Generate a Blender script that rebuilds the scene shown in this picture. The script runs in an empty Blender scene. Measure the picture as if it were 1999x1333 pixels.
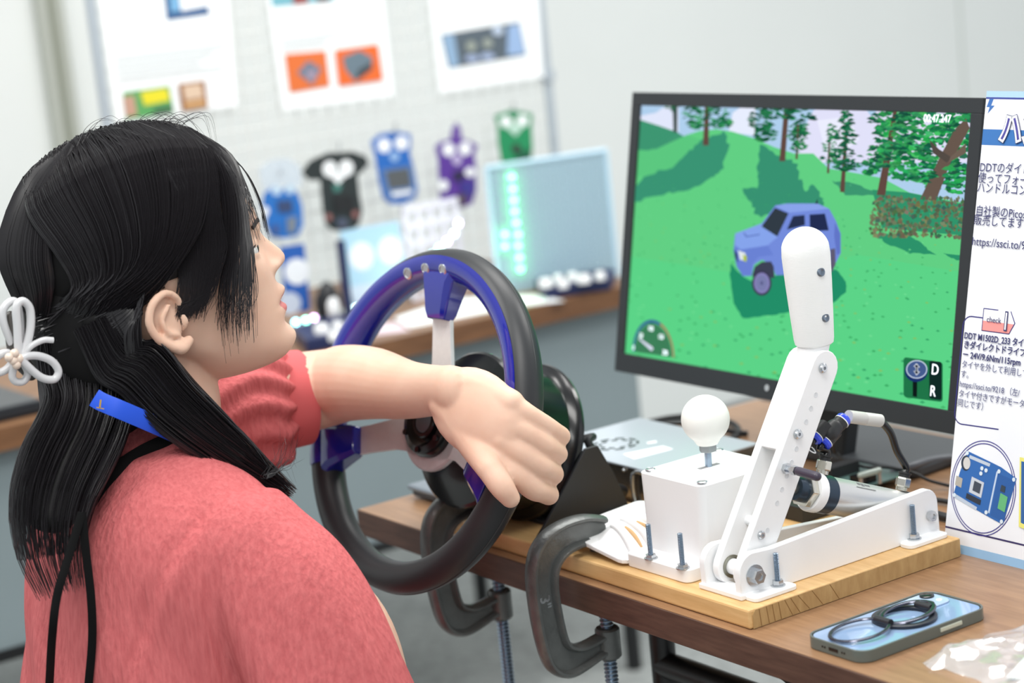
import bpy, math, random
import numpy as np
from mathutils import Matrix, Vector

random.seed(7)
RNG = np.random.default_rng(7)
SC = bpy.context.scene
COL = SC.collection

# ------------------------------------------------------------------ camera
IMG_W, IMG_H = 1999.0, 1333.0
F_PX = 4222.0
CAM = np.array([2.077, -1.16, 1.345])
YAW, PITCH, ROLL = 0.59064, 0.195838, -0.10264


def cam_rows():
    cy, sy, cp, sp = math.cos(YAW), math.sin(YAW), math.cos(PITCH), math.sin(PITCH)
    fwd = np.array([-cp * cy, cp * sy, -sp])
    right = np.cross(fwd, [0, 0, 1.0])
    right /= np.linalg.norm(right)
    up = np.cross(right, fwd)
    cr, sr = math.cos(ROLL), math.sin(ROLL)
    return np.array([cr * right + sr * up, -sr * right + cr * up, fwd])


CR = cam_rows()
cam_data = bpy.data.cameras.new('camera')
cam = bpy.data.objects.new('camera', cam_data)
COL.objects.link(cam)
cam.matrix_world = Matrix(((CR[0][0], CR[1][0], -CR[2][0], CAM[0]), (CR[0][1], CR[1][1], -CR[2][1], CAM[1]),
                           (CR[0][2], CR[1][2], -CR[2][2], CAM[2]), (0, 0, 0, 1)))
cam_data.sensor_fit = 'HORIZONTAL'
cam_data.sensor_width = 36.0
cam_data.lens = F_PX * 36.0 / IMG_W
cam_data.clip_start = 0.05
cam_data.dof.use_dof = True
cam_data.dof.focus_distance = 2.0
cam_data.dof.aperture_fstop = 3.8
SC.camera = cam

# ------------------------------------------------------------------ world, lights, exposure
SC.view_settings.view_transform = 'Standard'
SC.view_settings.look = 'None'
SC.view_settings.gamma = 1.0
SC.view_settings.use_curve_mapping = False
SC.view_settings.exposure = 0.22

world = bpy.data.worlds.new('room_light')
SC.world = world
world.use_nodes = True
bg = world.node_tree.nodes['Background']
bg.inputs['Color'].default_value = (0.93, 0.97, 1.0, 1)
bg.inputs['Strength'].default_value = 0.58


def ceiling_lamp(x, y, sx, sy, watts):
    d = bpy.data.lights.new('ceiling_lamp', 'AREA')
    d.shape = 'RECTANGLE'
    d.size, d.size_y = sx, sy
    d.energy = watts
    d.color = (1.0, 0.985, 0.95)
    o = bpy.data.objects.new('ceiling_lamp', d)
    o.location = (x, y, 2.65)
    COL.objects.link(o)
    return o


ceiling_lamp(1.2, -0.6, 0.6, 1.3, 24)
ceiling_lamp(0.6, 2.2, 0.6, 1.3, 32)
ceiling_lamp(-0.3, -0.9, 0.6, 1.3, 26)
ceiling_lamp(-0.2, 0.9, 0.6, 1.3, 23)
ceiling_lamp(2.9, -1.6, 0.6, 1.3, 24)


# ------------------------------------------------------------------ pixel to point
def ray(x, y):
    return CR.T @ np.array([(x - 999.5) / F_PX, -(y - 666.5) / F_PX, 1.0])


def px(x, y, axis, val):
    d = ray(x, y)
    return CAM + d * ((val - CAM[axis]) / d[axis])


def pX(x, y, v): return px(x, y, 0, v)
def pY(x, y, v): return px(x, y, 1, v)
def pZ(x, y, v): return px(x, y, 2, v)


def pP(x, y, o, n):
    d = ray(x, y)
    return CAM + d * (np.dot(n, np.asarray(o) - CAM) / np.dot(n, d))


def unit(v):
    v = np.asarray(v, float)
    return v / np.linalg.norm(v)


# ------------------------------------------------------------------ materials
def lin(c):
    return tuple((x / 12.92 if x <= 0.04045 else ((x + 0.055) / 1.055) ** 2.4) for x in (v / 255.0 for v in c))


MATS = {}


def mat(name, rgb, rough=0.5, metal=0.0, spec=0.5, noise=0.0, nscale=40.0, bump=0.0, bscale=200.0, coat=0.0, emit=None, estr=1.0,
        trans=0.0, sss=0.0, stretch=None, rgb2=None, alpha=1.0, ior=1.45):
    if name in MATS:
        return MATS[name]
    m = bpy.data.materials.new(name)
    m.use_nodes = True
    nt = m.node_tree
    b = nt.nodes['Principled BSDF']
    c = lin(rgb)
    b.inputs['Base Color'].default_value = (*c, 1)
    b.inputs['Roughness'].default_value = rough
    b.inputs['Metallic'].default_value = metal
    b.inputs['Specular IOR Level'].default_value = spec
    b.inputs['Coat Weight'].default_value = coat
    b.inputs['Transmission Weight'].default_value = trans
    b.inputs['IOR'].default_value = ior
    b.inputs['Alpha'].default_value = alpha
    if sss:
        b.inputs['Subsurface Weight'].default_value = sss
        b.inputs['Subsurface Radius'].default_value = (0.012, 0.004, 0.002)
        b.inputs['Subsurface Scale'].default_value = 1.0
    if emit is not None:
        b.inputs['Emission Color'].default_value = (*lin(emit), 1)
        b.inputs['Emission Strength'].default_value = estr
    vec = None
    if noise or bump:
        tc = nt.nodes.new('ShaderNodeTexCoord')
        vec = tc.outputs['Object']
        if stretch:
            mp = nt.nodes.new('ShaderNodeMapping')
            mp.inputs['Scale'].default_value = stretch
            nt.links.new(vec, mp.inputs['Vector'])
            vec = mp.outputs['Vector']
    if noise:
        n = nt.nodes.new('ShaderNodeTexNoise')
        n.inputs['Scale'].default_value = nscale
        n.inputs['Detail'].default_value = 5
        nt.links.new(vec, n.inputs['Vector'])
        r = nt.nodes.new('ShaderNodeValToRGB')
        c2 = lin(rgb2) if rgb2 else tuple(v * (1 - noise) for v in c)
        r.color_ramp.elements[0].position = 0.3
        r.color_ramp.elements[1].position = 0.7
        r.color_ramp.elements[0].color = (*c2, 1)
        r.color_ramp.elements[1].color = (*c, 1)
        nt.links.new(n.outputs['Fac'], r.inputs['Fac'])
        nt.links.new(r.outputs['Color'], b.inputs['Base Color'])
    if bump:
        n = nt.nodes.new('ShaderNodeTexNoise')
        n.inputs['Scale'].default_value = bscale
        n.inputs['Detail'].default_value = 4
        nt.links.new(vec, n.inputs['Vector'])
        bp = nt.nodes.new('ShaderNodeBump')
        bp.inputs['Strength'].default_value = bump
        bp.inputs['Distance'].default_value = 0.002
        nt.links.new(n.outputs['Fac'], bp.inputs['Height'])
        nt.links.new(bp.outputs['Normal'], b.inputs['Normal'])
    MATS[name] = m
    return m


def attr_mat(name, emission=False, rough=0.6, strength=1.0):
    m = bpy.data.materials.new(name)
    m.use_nodes = True
    nt = m.node_tree
    a = nt.nodes.new('ShaderNodeAttribute')
    a.attribute_name = 'Col'
    b = nt.nodes['Principled BSDF']
    b.inputs['Roughness'].default_value = rough
    if emission:
        b.inputs['Base Color'].default_value = (0, 0, 0, 1)
        b.inputs['Specular IOR Level'].default_value = 0.0
        b.inputs['Emission Strength'].default_value = strength
        nt.links.new(a.outputs['Color'], b.inputs['Emission Color'])
    else:
        nt.links.new(a.outputs['Color'], b.inputs['Base Color'])
    MATS[name] = m
    return m


# ------------------------------------------------------------------ mesh builder
def frame_of(axis):
    w = unit(axis)
    t = np.array([0, 0, 1.0]) if abs(w[2]) < 0.9 else np.array([1.0, 0, 0])
    u = unit(np.cross(t, w))
    return u, np.cross(w, u), w


def cr(pts, n=8, closed=False):
    """Catmull-Rom through points (any dimension)."""
    P = np.asarray(pts, float)
    N = len(P)
    out = []
    segs = N if closed else N - 1
    for i in range(segs):
        if closed:
            a, b, c, d = P[(i - 1) % N], P[i], P[(i + 1) % N], P[(i + 2) % N]
        else:
            b, c = P[i], P[i + 1]
            a = P[i - 1] if i > 0 else 2 * b - c
            d = P[i + 2] if i + 2 < N else 2 * c - b
        for k in range(n):
            t = k / n
            out.append(0.5 * (2 * b + (c - a) * t + (2 * a - 5 * b + 4 * c - d) * t * t + (3 * b - a - 3 * c + d) * t ** 3))
    if not closed:
        out.append(P[-1])
    return np.array(out)


class MB:
    def __init__(self):
        self.v, self.f, self.c, self.mi = [], [], [], []
        self.n = 0

    def add(self, v, f, color=None, mi=0):
        v = np.asarray(v, float)
        self.v.append(v)
        o = self.n
        for q in f:
            self.f.append([i + o for i in q])
            self.c.append(color)
            self.mi.append(mi)
        self.n += len(v)
        return self

    def box(self, lo, hi, **k):
        (a, b, c), (d, e, f) = lo, hi
        v = [(a, b, c), (d, b, c), (d, e, c), (a, e, c), (a, b, f), (d, b, f), (d, e, f), (a, e, f)]
        return self.add(v, [(0, 3, 2, 1), (4, 5, 6, 7), (0, 1, 5, 4), (1, 2, 6, 5), (2, 3, 7, 6), (3, 0, 4, 7)], **k)

    def obox(self, c, ax, half, **k):
        c = np.asarray(c, float)
        ax = [unit(a) for a in ax]
        v = []
        for sz in (-1, 1):
            for sx, sy in ((-1, -1), (1, -1), (1, 1), (-1, 1)):
                v.append(c + ax[0] * sx * half[0] + ax[1] * sy * half[1] + ax[2] * sz * half[2])
        return self.add(v, [(0, 3, 2, 1), (4, 5, 6, 7), (0, 1, 5, 4), (1, 2, 6, 5), (2, 3, 7, 6), (3, 0, 4, 7)], **k)

    def prism(self, poly, o, u, v, w, h0, h1, **k):
        o, u, v, w = (np.asarray(x, float) for x in (o, u, v, w))
        n = len(poly)
        A = [o + a * u + b * v + h0 * w for a, b in poly]
        B = [o + a * u + b * v + h1 * w for a, b in poly]
        f = [tuple(range(n - 1, -1, -1)), tuple(range(n, 2 * n))]
        f += [(i, (i + 1) % n, n + (i + 1) % n, n + i) for i in range(n)]
        return self.add(A + B, f, **k)

    def slab(self, pts, off, **k):
        """Polygon of 3-D points pushed by the vector off."""
        n = len(pts)
        A = [np.asarray(p, float) for p in pts]
        B = [p + np.asarray(off, float) for p in A]
        f = [tuple(range(n - 1, -1, -1)), tuple(range(n, 2 * n))]
        f += [(i, (i + 1) % n, n + (i + 1) % n, n + i) for i in range(n)]
        return self.add(A + B, f, **k)

    def lathe(self, prof, o, ax, n=32, caps=True, **k):
        u, v, w = frame_of(ax)
        o = np.asarray(o, float)
        V, F = [], []
        for r, h in prof:
            for i in range(n):
                a = 2 * math.pi * i / n
                V.append(o + w * h + r * (math.cos(a) * u + math.sin(a) * v))
        m = len(prof)
        for j in range(m - 1):
            for i in range(n):
                i2 = (i + 1) % n
                F.append((j * n + i, j * n + i2, (j + 1) * n + i2, (j + 1) * n + i))
        if caps:
            F.append(tuple(range(n - 1, -1, -1)))
            F.append(tuple((m - 1) * n + i for i in range(n)))
        return self.add(V, F, **k)

    def cyl(self, a, b, r, n=24, r2=None, **k):
        a, b = np.asarray(a, float), np.asarray(b, float)
        L = np.linalg.norm(b - a)
        return self.lathe([(r, 0), (r if r2 is None else r2, L)], a, b - a, n, **k)

    def hexnut(self, a, ax, r, h, **k):
        return self.lathe([(r, 0), (r, h)], a, ax, 6, **k)

    def tube(self, pts, r, n=12, closed=False, up=None, caps=True, **k):
        P = np.asarray(pts, float)
        N = len(P)
        r = np.asarray(r, float)
        if r.ndim == 0:
            r = np.full((N, 2), float(r))
        elif r.ndim == 1:
            r = np.stack([r, r], 1) if len(r) == N else np.tile(r, (N, 1))
        if closed:
            T = np.roll(P, -1, 0) - np.roll(P, 1, 0)
        else:
            T = np.gradient(P, axis=0)
        T /= np.linalg.norm(T, axis=1)[:, None] + 1e-12
        if up is None:
            up = np.array([0, 0, 1.0]) if abs(T[0][2]) < 0.9 else np.array([1.0, 0, 0])
        u = unit(np.asarray(up, float) - np.dot(up, T[0]) * T[0])
        V, F = [], []
        ang = np.arange(n) * 2 * math.pi / n
        for i in range(N):
            u = u - np.dot(u, T[i]) * T[i]
            u /= np.linalg.norm(u) + 1e-12
            w = np.cross(T[i], u)
            V.extend(P[i] + r[i, 0] * np.cos(ang)[:, None] * u + r[i, 1] * np.sin(ang)[:, None] * w)
        segs = N if closed else N - 1
        for j in range(segs):
            j2 = (j + 1) % N
            for i in range(n):
                i2 = (i + 1) % n
                F.append((j * n + i, j * n + i2, j2 * n + i2, j2 * n + i))
        if not closed and caps:
            F.append(tuple(range(n - 1, -1, -1)))
            F.append(tuple((N - 1) * n + i for i in range(n)))
        return self.add(V, F, **k)

    def capsule(self, pts, r, n=16, sub=6, up=None, **k):
        """Round-ended smooth tube through control points with control radii (r or (ru,rv) each)."""
        P = np.asarray(pts, float)
        R = np.asarray(r, float)
        if R.ndim == 1:
            R = np.stack([R, R], 1)
        Q = cr(np.hstack([P, R]), sub)
        P, R = Q[:, :3], np.maximum(Q[:, 3:], 1e-4)
        d0, d1 = unit(P[0] - P[1]), unit(P[-1] - P[-2])
        heads, tails = [], []
        for t in (1.0, 0.92, 0.75, 0.5, 0.25):
            s = math.sqrt(max(0.0, 1 - t * t))
            heads.append((P[0] + d0 * t * R[0].mean(), R[0] * max(s, 0.03)))
        for t in (0.25, 0.5, 0.75, 0.92, 1.0):
            s = math.sqrt(max(0.0, 1 - t * t))
            tails.append((P[-1] + d1 * t * R[-1].mean(), R[-1] * max(s, 0.03)))
        PP = np.array([h[0] for h in heads] + list(P) + [t[0] for t in tails])
        RR = np.array([h[1] for h in heads] + list(R) + [t[1] for t in tails])
        return self.tube(PP, RR, n, up=up, **k)

    def ball(self, c, r, n=24, m=16, ax=None, **k):
        r = np.broadcast_to(np.asarray(r, float), (3,))
        A = np.eye(3) if ax is None else np.array([unit(a) for a in ax])
        V, F = [], []
        for j in range(1, m):
            th = math.pi * j / m
            for i in range(n):
                a = 2 * math.pi * i / n
                q = np.array([r[0] * math.sin(th) * math.cos(a), r[1] * math.sin(th) * math.sin(a), r[2] * math.cos(th)])
                V.append(np.asarray(c, float) + q @ A)
        V.append(np.asarray(c, float) + np.array([0, 0, r[2]]) @ A)
        V.append(np.asarray(c, float) - np.array([0, 0, r[2]]) @ A)
        for j in range(m - 2):
            for i in range(n):
                i2 = (i + 1) % n
                F.append((j * n + i, (j + 1) * n + i, (j + 1) * n + i2, j * n + i2))
        t, b = (m - 1) * n, (m - 1) * n + 1
        for i in range(n):
            F.append((t, i, (i + 1) % n))
            F.append((b, (m - 2) * n + (i + 1) % n, (m - 2) * n + i))
        return self.add(V, F, **k)

    def grid(self, P, cu=False, cv=False, **k):
        nu, nv = P.shape[:2]
        F = []
        for i in range(nu if cu else nu - 1):
            for j in range(nv if cv else nv - 1):
                i2, j2 = (i + 1) % nu, (j + 1) % nv
                F.append((i * nv + j, i2 * nv + j, i2 * nv + j2, i * nv + j2))
        return self.add(P.reshape(-1, 3), F, **k)

    def mesh(self, name, origin=(0, 0, 0), smooth=35):
        V = np.concatenate(self.v) - np.asarray(origin, float)
        me = bpy.data.meshes.new(name)
        me.from_pydata(V.tolist(), [], self.f)
        if any(c is not None for c in self.c):
            at = me.color_attributes.new('Col', 'FLOAT_COLOR', 'CORNER')
            buf = []
            for f, c in zip(self.f, self.c):
                cc = lin(c) if c is not None else (1, 1, 1)
                buf.extend([cc[0], cc[1], cc[2], 1.0] * len(f))
            at.data.foreach_set('color', buf)
        if any(self.mi):
            me.polygons.foreach_set('material_index', self.mi)
        me.update()
        if smooth:
            me.polygons.foreach_set('use_smooth', [True] * len(me.polygons))
            me.set_sharp_from_angle(angle=math.radians(smooth))
        return me

    def build(self, name, material, parent=None, smooth=35, bevel=0.0, bseg=2, fix=True, sub=0, **tags):
        V = np.concatenate(self.v)
        lo, hi = V.min(0), V.max(0)
        org = np.array([(lo[0] + hi[0]) / 2, (lo[1] + hi[1]) / 2, lo[2]])
        me = self.mesh(name, org, smooth)
        for mm in (material if isinstance(material, (list, tuple)) else [material]):
            me.materials.append(mm)
        o = bpy.data.objects.new(name, me)
        COL.objects.link(o)
        o.location = org
        if parent is not None:
            o.parent = parent
            o.location = org - world_loc(parent)
        WL[o.name] = org
        if fix:
            import bmesh
            bm = bmesh.new()
            bm.from_mesh(me)
            bmesh.ops.recalc_face_normals(bm, faces=bm.faces)
            bm.to_mesh(me)
            bm.free()
        if bevel:
            b = o.modifiers.new('bevel', 'BEVEL')
            b.width = bevel
            b.segments = bseg
            b.limit_method = 'ANGLE'
            b.angle_limit = math.radians(40)
            b.harden_normals = False
        if sub:
            s = o.modifiers.new('sub', 'SUBSURF')
            s.levels = s.render_levels = sub
        tag(o, **tags)
        return o


WL = {}


def world_loc(o):
    return np.array(WL[o.name])


def tag(o, label=None, cat=None, group=None, kind=None):
    if label: o['label'] = label
    if cat: o['category'] = cat
    if group: o['group'] = group
    if kind: o['kind'] = kind
    return o


def thing(name, loc, label=None, cat=None, group=None, kind=None, parent=None):
    o = bpy.data.objects.new(name, None)
    COL.objects.link(o)
    o.empty_display_size = 0.05
    o.location = loc
    WL[o.name] = np.asarray(loc, float)
    if parent is not None:
        o.parent = parent
        o.location = np.asarray(loc, float) - world_loc(parent)
    return tag(o, label, cat, group, kind)


def dup(root, offset, label=None, group=None):
    """A copy of a thing with copies of its parts and sub-parts, moved by offset."""
    def cp(o, parent):
        c = o.copy()
        COL.objects.link(c)
        WL[c.name] = np.array(WL[o.name]) + np.asarray(offset, float)
        if parent is not None:
            c.parent = parent
        for ch in list(o.children):
            cp(ch, c)
        return c
    r = cp(root, None)
    r.location = np.array(root.location) + np.asarray(offset, float)
    tag(r, label, None, group)
    return r


def lettering(body, size, o, u, v, material, parent, name='lettering', bold=0.0, align='LEFT', sx=1.0):
    """Printed text lying in the plane spanned by u and v, starting at o."""
    u, v = unit(u), unit(v)
    w = np.cross(u, v)
    fc = bpy.data.curves.new(name, 'FONT')
    fc.body = body
    fc.size = size
    fc.align_x = align
    fc.offset = bold
    fc.extrude = 0.00008
    fc.resolution_u = 3
    fc.materials.append(material)
    tmp = bpy.data.objects.new(name, fc)
    COL.objects.link(tmp)
    dg = bpy.context.evaluated_depsgraph_get()
    me = bpy.data.meshes.new_from_object(tmp.evaluated_get(dg))
    bpy.data.objects.remove(tmp)
    if not me.materials:
        me.materials.append(material)
    ob = bpy.data.objects.new(name, me)
    COL.objects.link(ob)
    ob.parent = parent
    p = np.asarray(o, float) - world_loc(parent)
    ob.matrix_local = Matrix(((u[0] * sx, v[0], w[0], p[0]), (u[1] * sx, v[1], w[1], p[1]), (u[2] * sx, v[2], w[2], p[2]), (0, 0, 0, 1)))
    WL[ob.name] = np.asarray(o, float)
    return ob


def wood_mat(name, c1, c2, scale, rough, axis_scale, bump=0.05, coat=0.0):
    m = bpy.data.materials.new(name)
    m.use_nodes = True
    nt = m.node_tree
    b = nt.nodes['Principled BSDF']
    tc = nt.nodes.new('ShaderNodeTexCoord')
    mp = nt.nodes.new('ShaderNodeMapping')
    mp.inputs['Scale'].default_value = axis_scale
    n = nt.nodes.new('ShaderNodeTexNoise')
    n.inputs['Scale'].default_value = scale
    n.inputs['Detail'].default_value = 7
    n.inputs['Roughness'].default_value = 0.6
    r = nt.nodes.new('ShaderNodeValToRGB')
    r.color_ramp.elements[0].position = 0.32
    r.color_ramp.elements[1].position = 0.68
    r.color_ramp.elements[0].color = (*lin(c2), 1)
    r.color_ramp.elements[1].color = (*lin(c1), 1)
    nt.links.new(tc.outputs['Object'], mp.inputs['Vector'])
    nt.links.new(mp.outputs['Vector'], n.inputs['Vector'])
    nt.links.new(n.outputs['Fac'], r.inputs['Fac'])
    nt.links.new(r.outputs['Color'], b.inputs['Base Color'])
    bp = nt.nodes.new('ShaderNodeBump')
    bp.inputs['Strength'].default_value = bump
    bp.inputs['Distance'].default_value = 0.001
    nt.links.new(n.outputs['Fac'], bp.inputs['Height'])
    nt.links.new(bp.outputs['Normal'], b.inputs['Normal'])
    b.inputs['Roughness'].default_value = rough
    b.inputs['Coat Weight'].default_value = coat
    MATS[name] = m
    return m


XV, YV, ZV = np.eye(3)

# ------------------------------------------------------------------ the room
M_WALL = mat('wall_paint', (240, 244, 242), 0.75, noise=0.03, nscale=3.0)
M_FLOOR = mat('carpet_grey', (158, 163, 162), 0.95, noise=0.35, nscale=60, bump=0.4, bscale=500)
WX = -2.05
MB().box((-4.0, -5.0, -0.06), (5.0, 5.0, 0.0)).build('floor', M_FLOOR, kind='structure', smooth=0)
wall = MB().box((WX - 0.08, -5.0, 0.0), (WX, 5.0, 2.7)).build('wall_back', M_WALL, kind='structure', smooth=0)
MB().box((WX, -5.0, 0.0), (WX + 0.012, 5.0, 0.07)).build('baseboard_back', mat('base_grey', (96, 100, 102), 0.7), kind='structure', smooth=0)
y0, y1 = pX(62, 0, WX)[1], pX(112, 0, WX)[1]
tr = MB().box((WX, y0, 0.0), (WX + 0.03, y1, 2.7)).build('trim_1', mat('trim_grey', (186, 190, 181), 0.6), kind='structure', smooth=0, bevel=0.003)
ym = y0 + (y1 - y0) * 0.36
MB().box((WX + 0.03, ym, 0.0), (WX + 0.034, ym + (y1 - y0) * 0.25, 2.7)).build('groove_cover', mat('trim_dark', (146, 150, 136), 0.6), tr, smooth=0)
ys = pX(1876, 80, WX)[1]
MB().box((WX, ys - 0.003, 0.0), (WX + 0.002, ys + 0.003, 2.7)).build('trim_2', mat('seam_grey', (196, 203, 196), 0.7), kind='structure', smooth=0)

# ------------------------------------------------------------------ display table along the wall
M_TOP2 = wood_mat('display_table_top', (150, 112, 80), (118, 84, 58), 9, 0.45, (8, 1, 8))
M_EDGE2 = wood_mat('display_table_edge', (124, 86, 56), (96, 64, 40), 12, 0.5, (8, 1, 8))
M_PANEL = mat('grey_panel', (134, 148, 152), 0.6, noise=0.05, nscale=6)
M_STEEL = mat('black_steel', (22, 23, 25), 0.35, metal=0.0, spec=0.6)
BX = -0.83
dt = thing('display_table', (BX - 0.3, 0.18, 0), 'long brown display table with grey front panel, behind the steering wheel', 'table')
MB().box((BX - 0.6, -0.72, 0.672), (BX - 0.001, 1.08, 0.70)).build('tabletop', M_TOP2, dt, smooth=0)
MB().box((BX - 0.001, -0.72, 0.666), (BX + 0.002, 1.08, 0.70)).build('edge_band', M_EDGE2, dt, smooth=0)
MB().box((BX - 0.04, -0.70, 0.37), (BX - 0.025, 1.06, 0.672)).build('front_panel', M_PANEL, dt, smooth=0)
MB().box((BX - 0.035, -0.70, 0.355), (BX - 0.02, 1.06, 0.372)).build('panel_rail', M_STEEL, dt, smooth=0)
for yy in (-0.66, 1.02):
    for xx in (BX - 0.06, BX - 0.54):
        MB().cyl((xx, yy, 0.0), (xx, yy, 0.672), 0.014).build('leg', M_STEEL, dt)
    MB().cyl((BX - 0.54, yy, 0.12), (BX - 0.06, yy, 0.12), 0.01).build('stretcher', M_STEEL, dt)

# ------------------------------------------------------------------ wire grid stand with sheets and badges
GX = -1.20
M_WIRE = mat('white_wire', (222, 225, 222), 0.4)
M_POLE = mat('pole_grey', (188, 198, 206), 0.35, metal=0.3)
gl, gr = 0.292, 1.176
gs = thing('wire_grid_stand', (GX, (gl + gr) / 2, 0.70), 'white wire grid display stand on the brown display table', 'display stand')
wm = MB()
for yy in np.arange(gl + 0.03, gr - 0.01, 0.032):
    wm.cyl((GX, yy, 0.74), (GX, yy, 1.62), 0.0016, 6)
for zz in np.arange(0.74, 1.62, 0.032):
    wm.cyl((GX, gl, zz), (GX, gr, zz), 0.0016, 6)
wm.build('wire_mesh', M_WIRE, gs)
for yy in (gl, gr):
    MB().cyl((GX, yy, 0.715), (GX, yy, 1.64), 0.009).build('pole', M_POLE, gs)
    MB().box((GX - 0.09, yy - 0.014, 0.7005), (GX + 0.09, yy + 0.014, 0.716)).build('foot', M_POLE, gs, smooth=0)
    MB().cyl((GX, yy, 1.03), (GX, yy, 1.05), 0.014).build('pole_clip', M_POLE, gs)

M_PAPER = mat('white_paper', (246, 249, 250), 0.7)
M_PRINT = attr_mat('printed_ink')


def px_slab(pts, X, th, **k):
    return MB().slab([pX(a, b, X) for a, b in pts], (-th, 0, 0), **k)


def badge_print(parent, items, X, name='print', step=0.0004):
    """Flat printed shapes: items are (polygon in pixels, colour), later ones lie on top."""
    m = MB()
    for i, (pg, c) in enumerate(items):
        m.slab([pX(a, b, X + step * (i + 1)) for a, b in pg], (-step * 0.9, 0, 0), color=c)
    return m.build(name, M_PRINT, parent, smooth=0)


def ell(cx, cy, rx, ry, n=18, a0=0.0, a1=2 * math.pi):
    full = abs(a1 - a0 - 2 * math.pi) < 1e-6
    return [(cx + rx * math.cos(a), cy + ry * math.sin(a)) for a in np.linspace(a0, a1, n, endpoint=not full)]


PX_ = GX + 0.012


def text_rows(x0, y0, x1, slope, rows, dy, c=(222, 227, 228)):
    out = []
    for r in range(rows):
        yy = y0 + r * dy
        xe = x1 - (r % 3) * 22
        xo = x0 + r * dy * 0.14
        out.append(([(xo, yy), (xe, yy + slope * (xe - x0)), (xe, yy + 5 + slope * (xe - x0)), (xo, yy + 5)], c))
    return out


sh = px_slab([(184, -60), (440, -84), (464, 206), (228, 238)], PX_, 0.002).build('info_sheet', M_PAPER, smooth=0, label='white info sheet with small green and yellow picture, clipped on the wire grid', cat='sheet', group='sheets on the wire grid')
badge_print(sh, [([(318, -30), (345, -33), (354, 22), (405, 12), (410, 28), (326, 40)], (52, 92, 140)), ([(330, -20), (345, -22), (352, 20), (334, 24)], (120, 175, 215)),
                 ([(240, 180), (331, 167), (340, 220), (246, 234)], (88, 160, 92)), ([(274, 180), (327, 172), (332, 196), (282, 206)], (226, 214, 40)),
                 ([(240, 190), (262, 186), (268, 224), (246, 228)], (190, 150, 130)), ([(300, 212), (336, 206), (338, 216), (302, 222)], (60, 95, 70)),
                 ([(348, 164), (400, 157), (406, 210), (356, 218)], (150, 100, 66)), ([(356, 168), (392, 163), (398, 190), (362, 196)], (216, 190, 165)), ([(360, 200), (400, 194), (402, 206), (362, 212)], (204, 160, 110))]
            + text_rows(224, 108, 440, -0.12, 4, 14), PX_)
sh = px_slab([(512, -70), (738, -96), (770, 187), (552, 215)], PX_, 0.002).build('info_sheet', M_PAPER, smooth=0, label='white info sheet with two orange pictures side by side, clipped on the wire grid', cat='sheet', group='sheets on the wire grid')
badge_print(sh, [([(528, -10), (650, -24), (654, 2), (532, 14)], (120, 180, 195)), ([(570, -14), (600, -18), (602, 6), (574, 10)], (150, 70, 70)), ([(615, -20), (640, -22), (644, 2), (620, 5)], (90, 80, 90)),
                 ([(556, 106), (636, 99), (644, 168), (566, 181)], (222, 112, 52)), ([(602, 118), (628, 134), (610, 166), (580, 142)], (112, 122, 140)), ([(598, 140), (618, 138), (608, 160)], (170, 150, 170)),
                 ([(654, 98), (738, 86), (748, 156), (662, 168)], (232, 106, 40)), ([(668, 112), (702, 98), (728, 112), (726, 136), (694, 160), (674, 136)], (104, 122, 134)), ([(694, 158), (728, 134), (724, 122), (700, 136)], (62, 68, 74))]
            + text_rows(548, 74, 660, -0.12, 2, 14), PX_)
sh = px_slab([(830, -80), (1044, -110), (1062, 150), (858, 181)], PX_, 0.002).build('info_sheet', M_PAPER, smooth=0, label='white info sheet with one wide dark circuit picture, clipped on the wire grid', cat='sheet', group='sheets on the wire grid')
badge_print(sh, [([(860, 68), (1014, 42), (1028, 108), (876, 134)], (86, 98, 108)), ([(862, 70), (886, 66), (896, 128), (878, 132)], (140, 170, 200)), ([(992, 50), (1014, 46), (1026, 106), (990, 108)], (150, 178, 216)),
                 (ell(920, 90, 10, 10), (152, 160, 150)), (ell(952, 84, 10, 10), (150, 158, 150)), (ell(972, 60, 11, 9), (190, 205, 225)), (ell(922, 114, 14, 7), (160, 175, 205)), (ell(952, 110, 14, 7), (165, 180, 210))], PX_)

# animal-shaped circuit badges hanging on the grid
M_HOOK = mat('hook_metal', (180, 184, 188), 0.3, metal=0.9)
BGX = GX + 0.03


def badge(label, outline, colr, items, hook, extra=None, alpha=False):
    m = mat('badge_%d_%d_%d' % colr, colr, 0.4, coat=0.3)
    o = thing('circuit_badge', pX(hook[0], hook[1], BGX), label, 'badge', 'animal-shaped circuit badges on the wire grid')
    b = px_slab(outline, BGX, 0.003).build('board', m, o, smooth=0)
    if extra:
        px_slab(extra, BGX - 0.001, 0.003).build('clear_top', mat('clear_acrylic', (214, 226, 236), 0.15, alpha=0.55), o, smooth=0)
    badge_print(o, items, BGX)
    h0 = pX(hook[0], hook[1], GX)
    h1 = pX(hook[0], hook[1], BGX + 0.004)
    MB().tube(cr([h0 + (0, 0, 0.016), h0 + (0.006, 0, 0.02), h1 + (0, 0, 0.004), h1], 5), 0.0015, 6).build('hook', M_HOOK, o)
    return o


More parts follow.
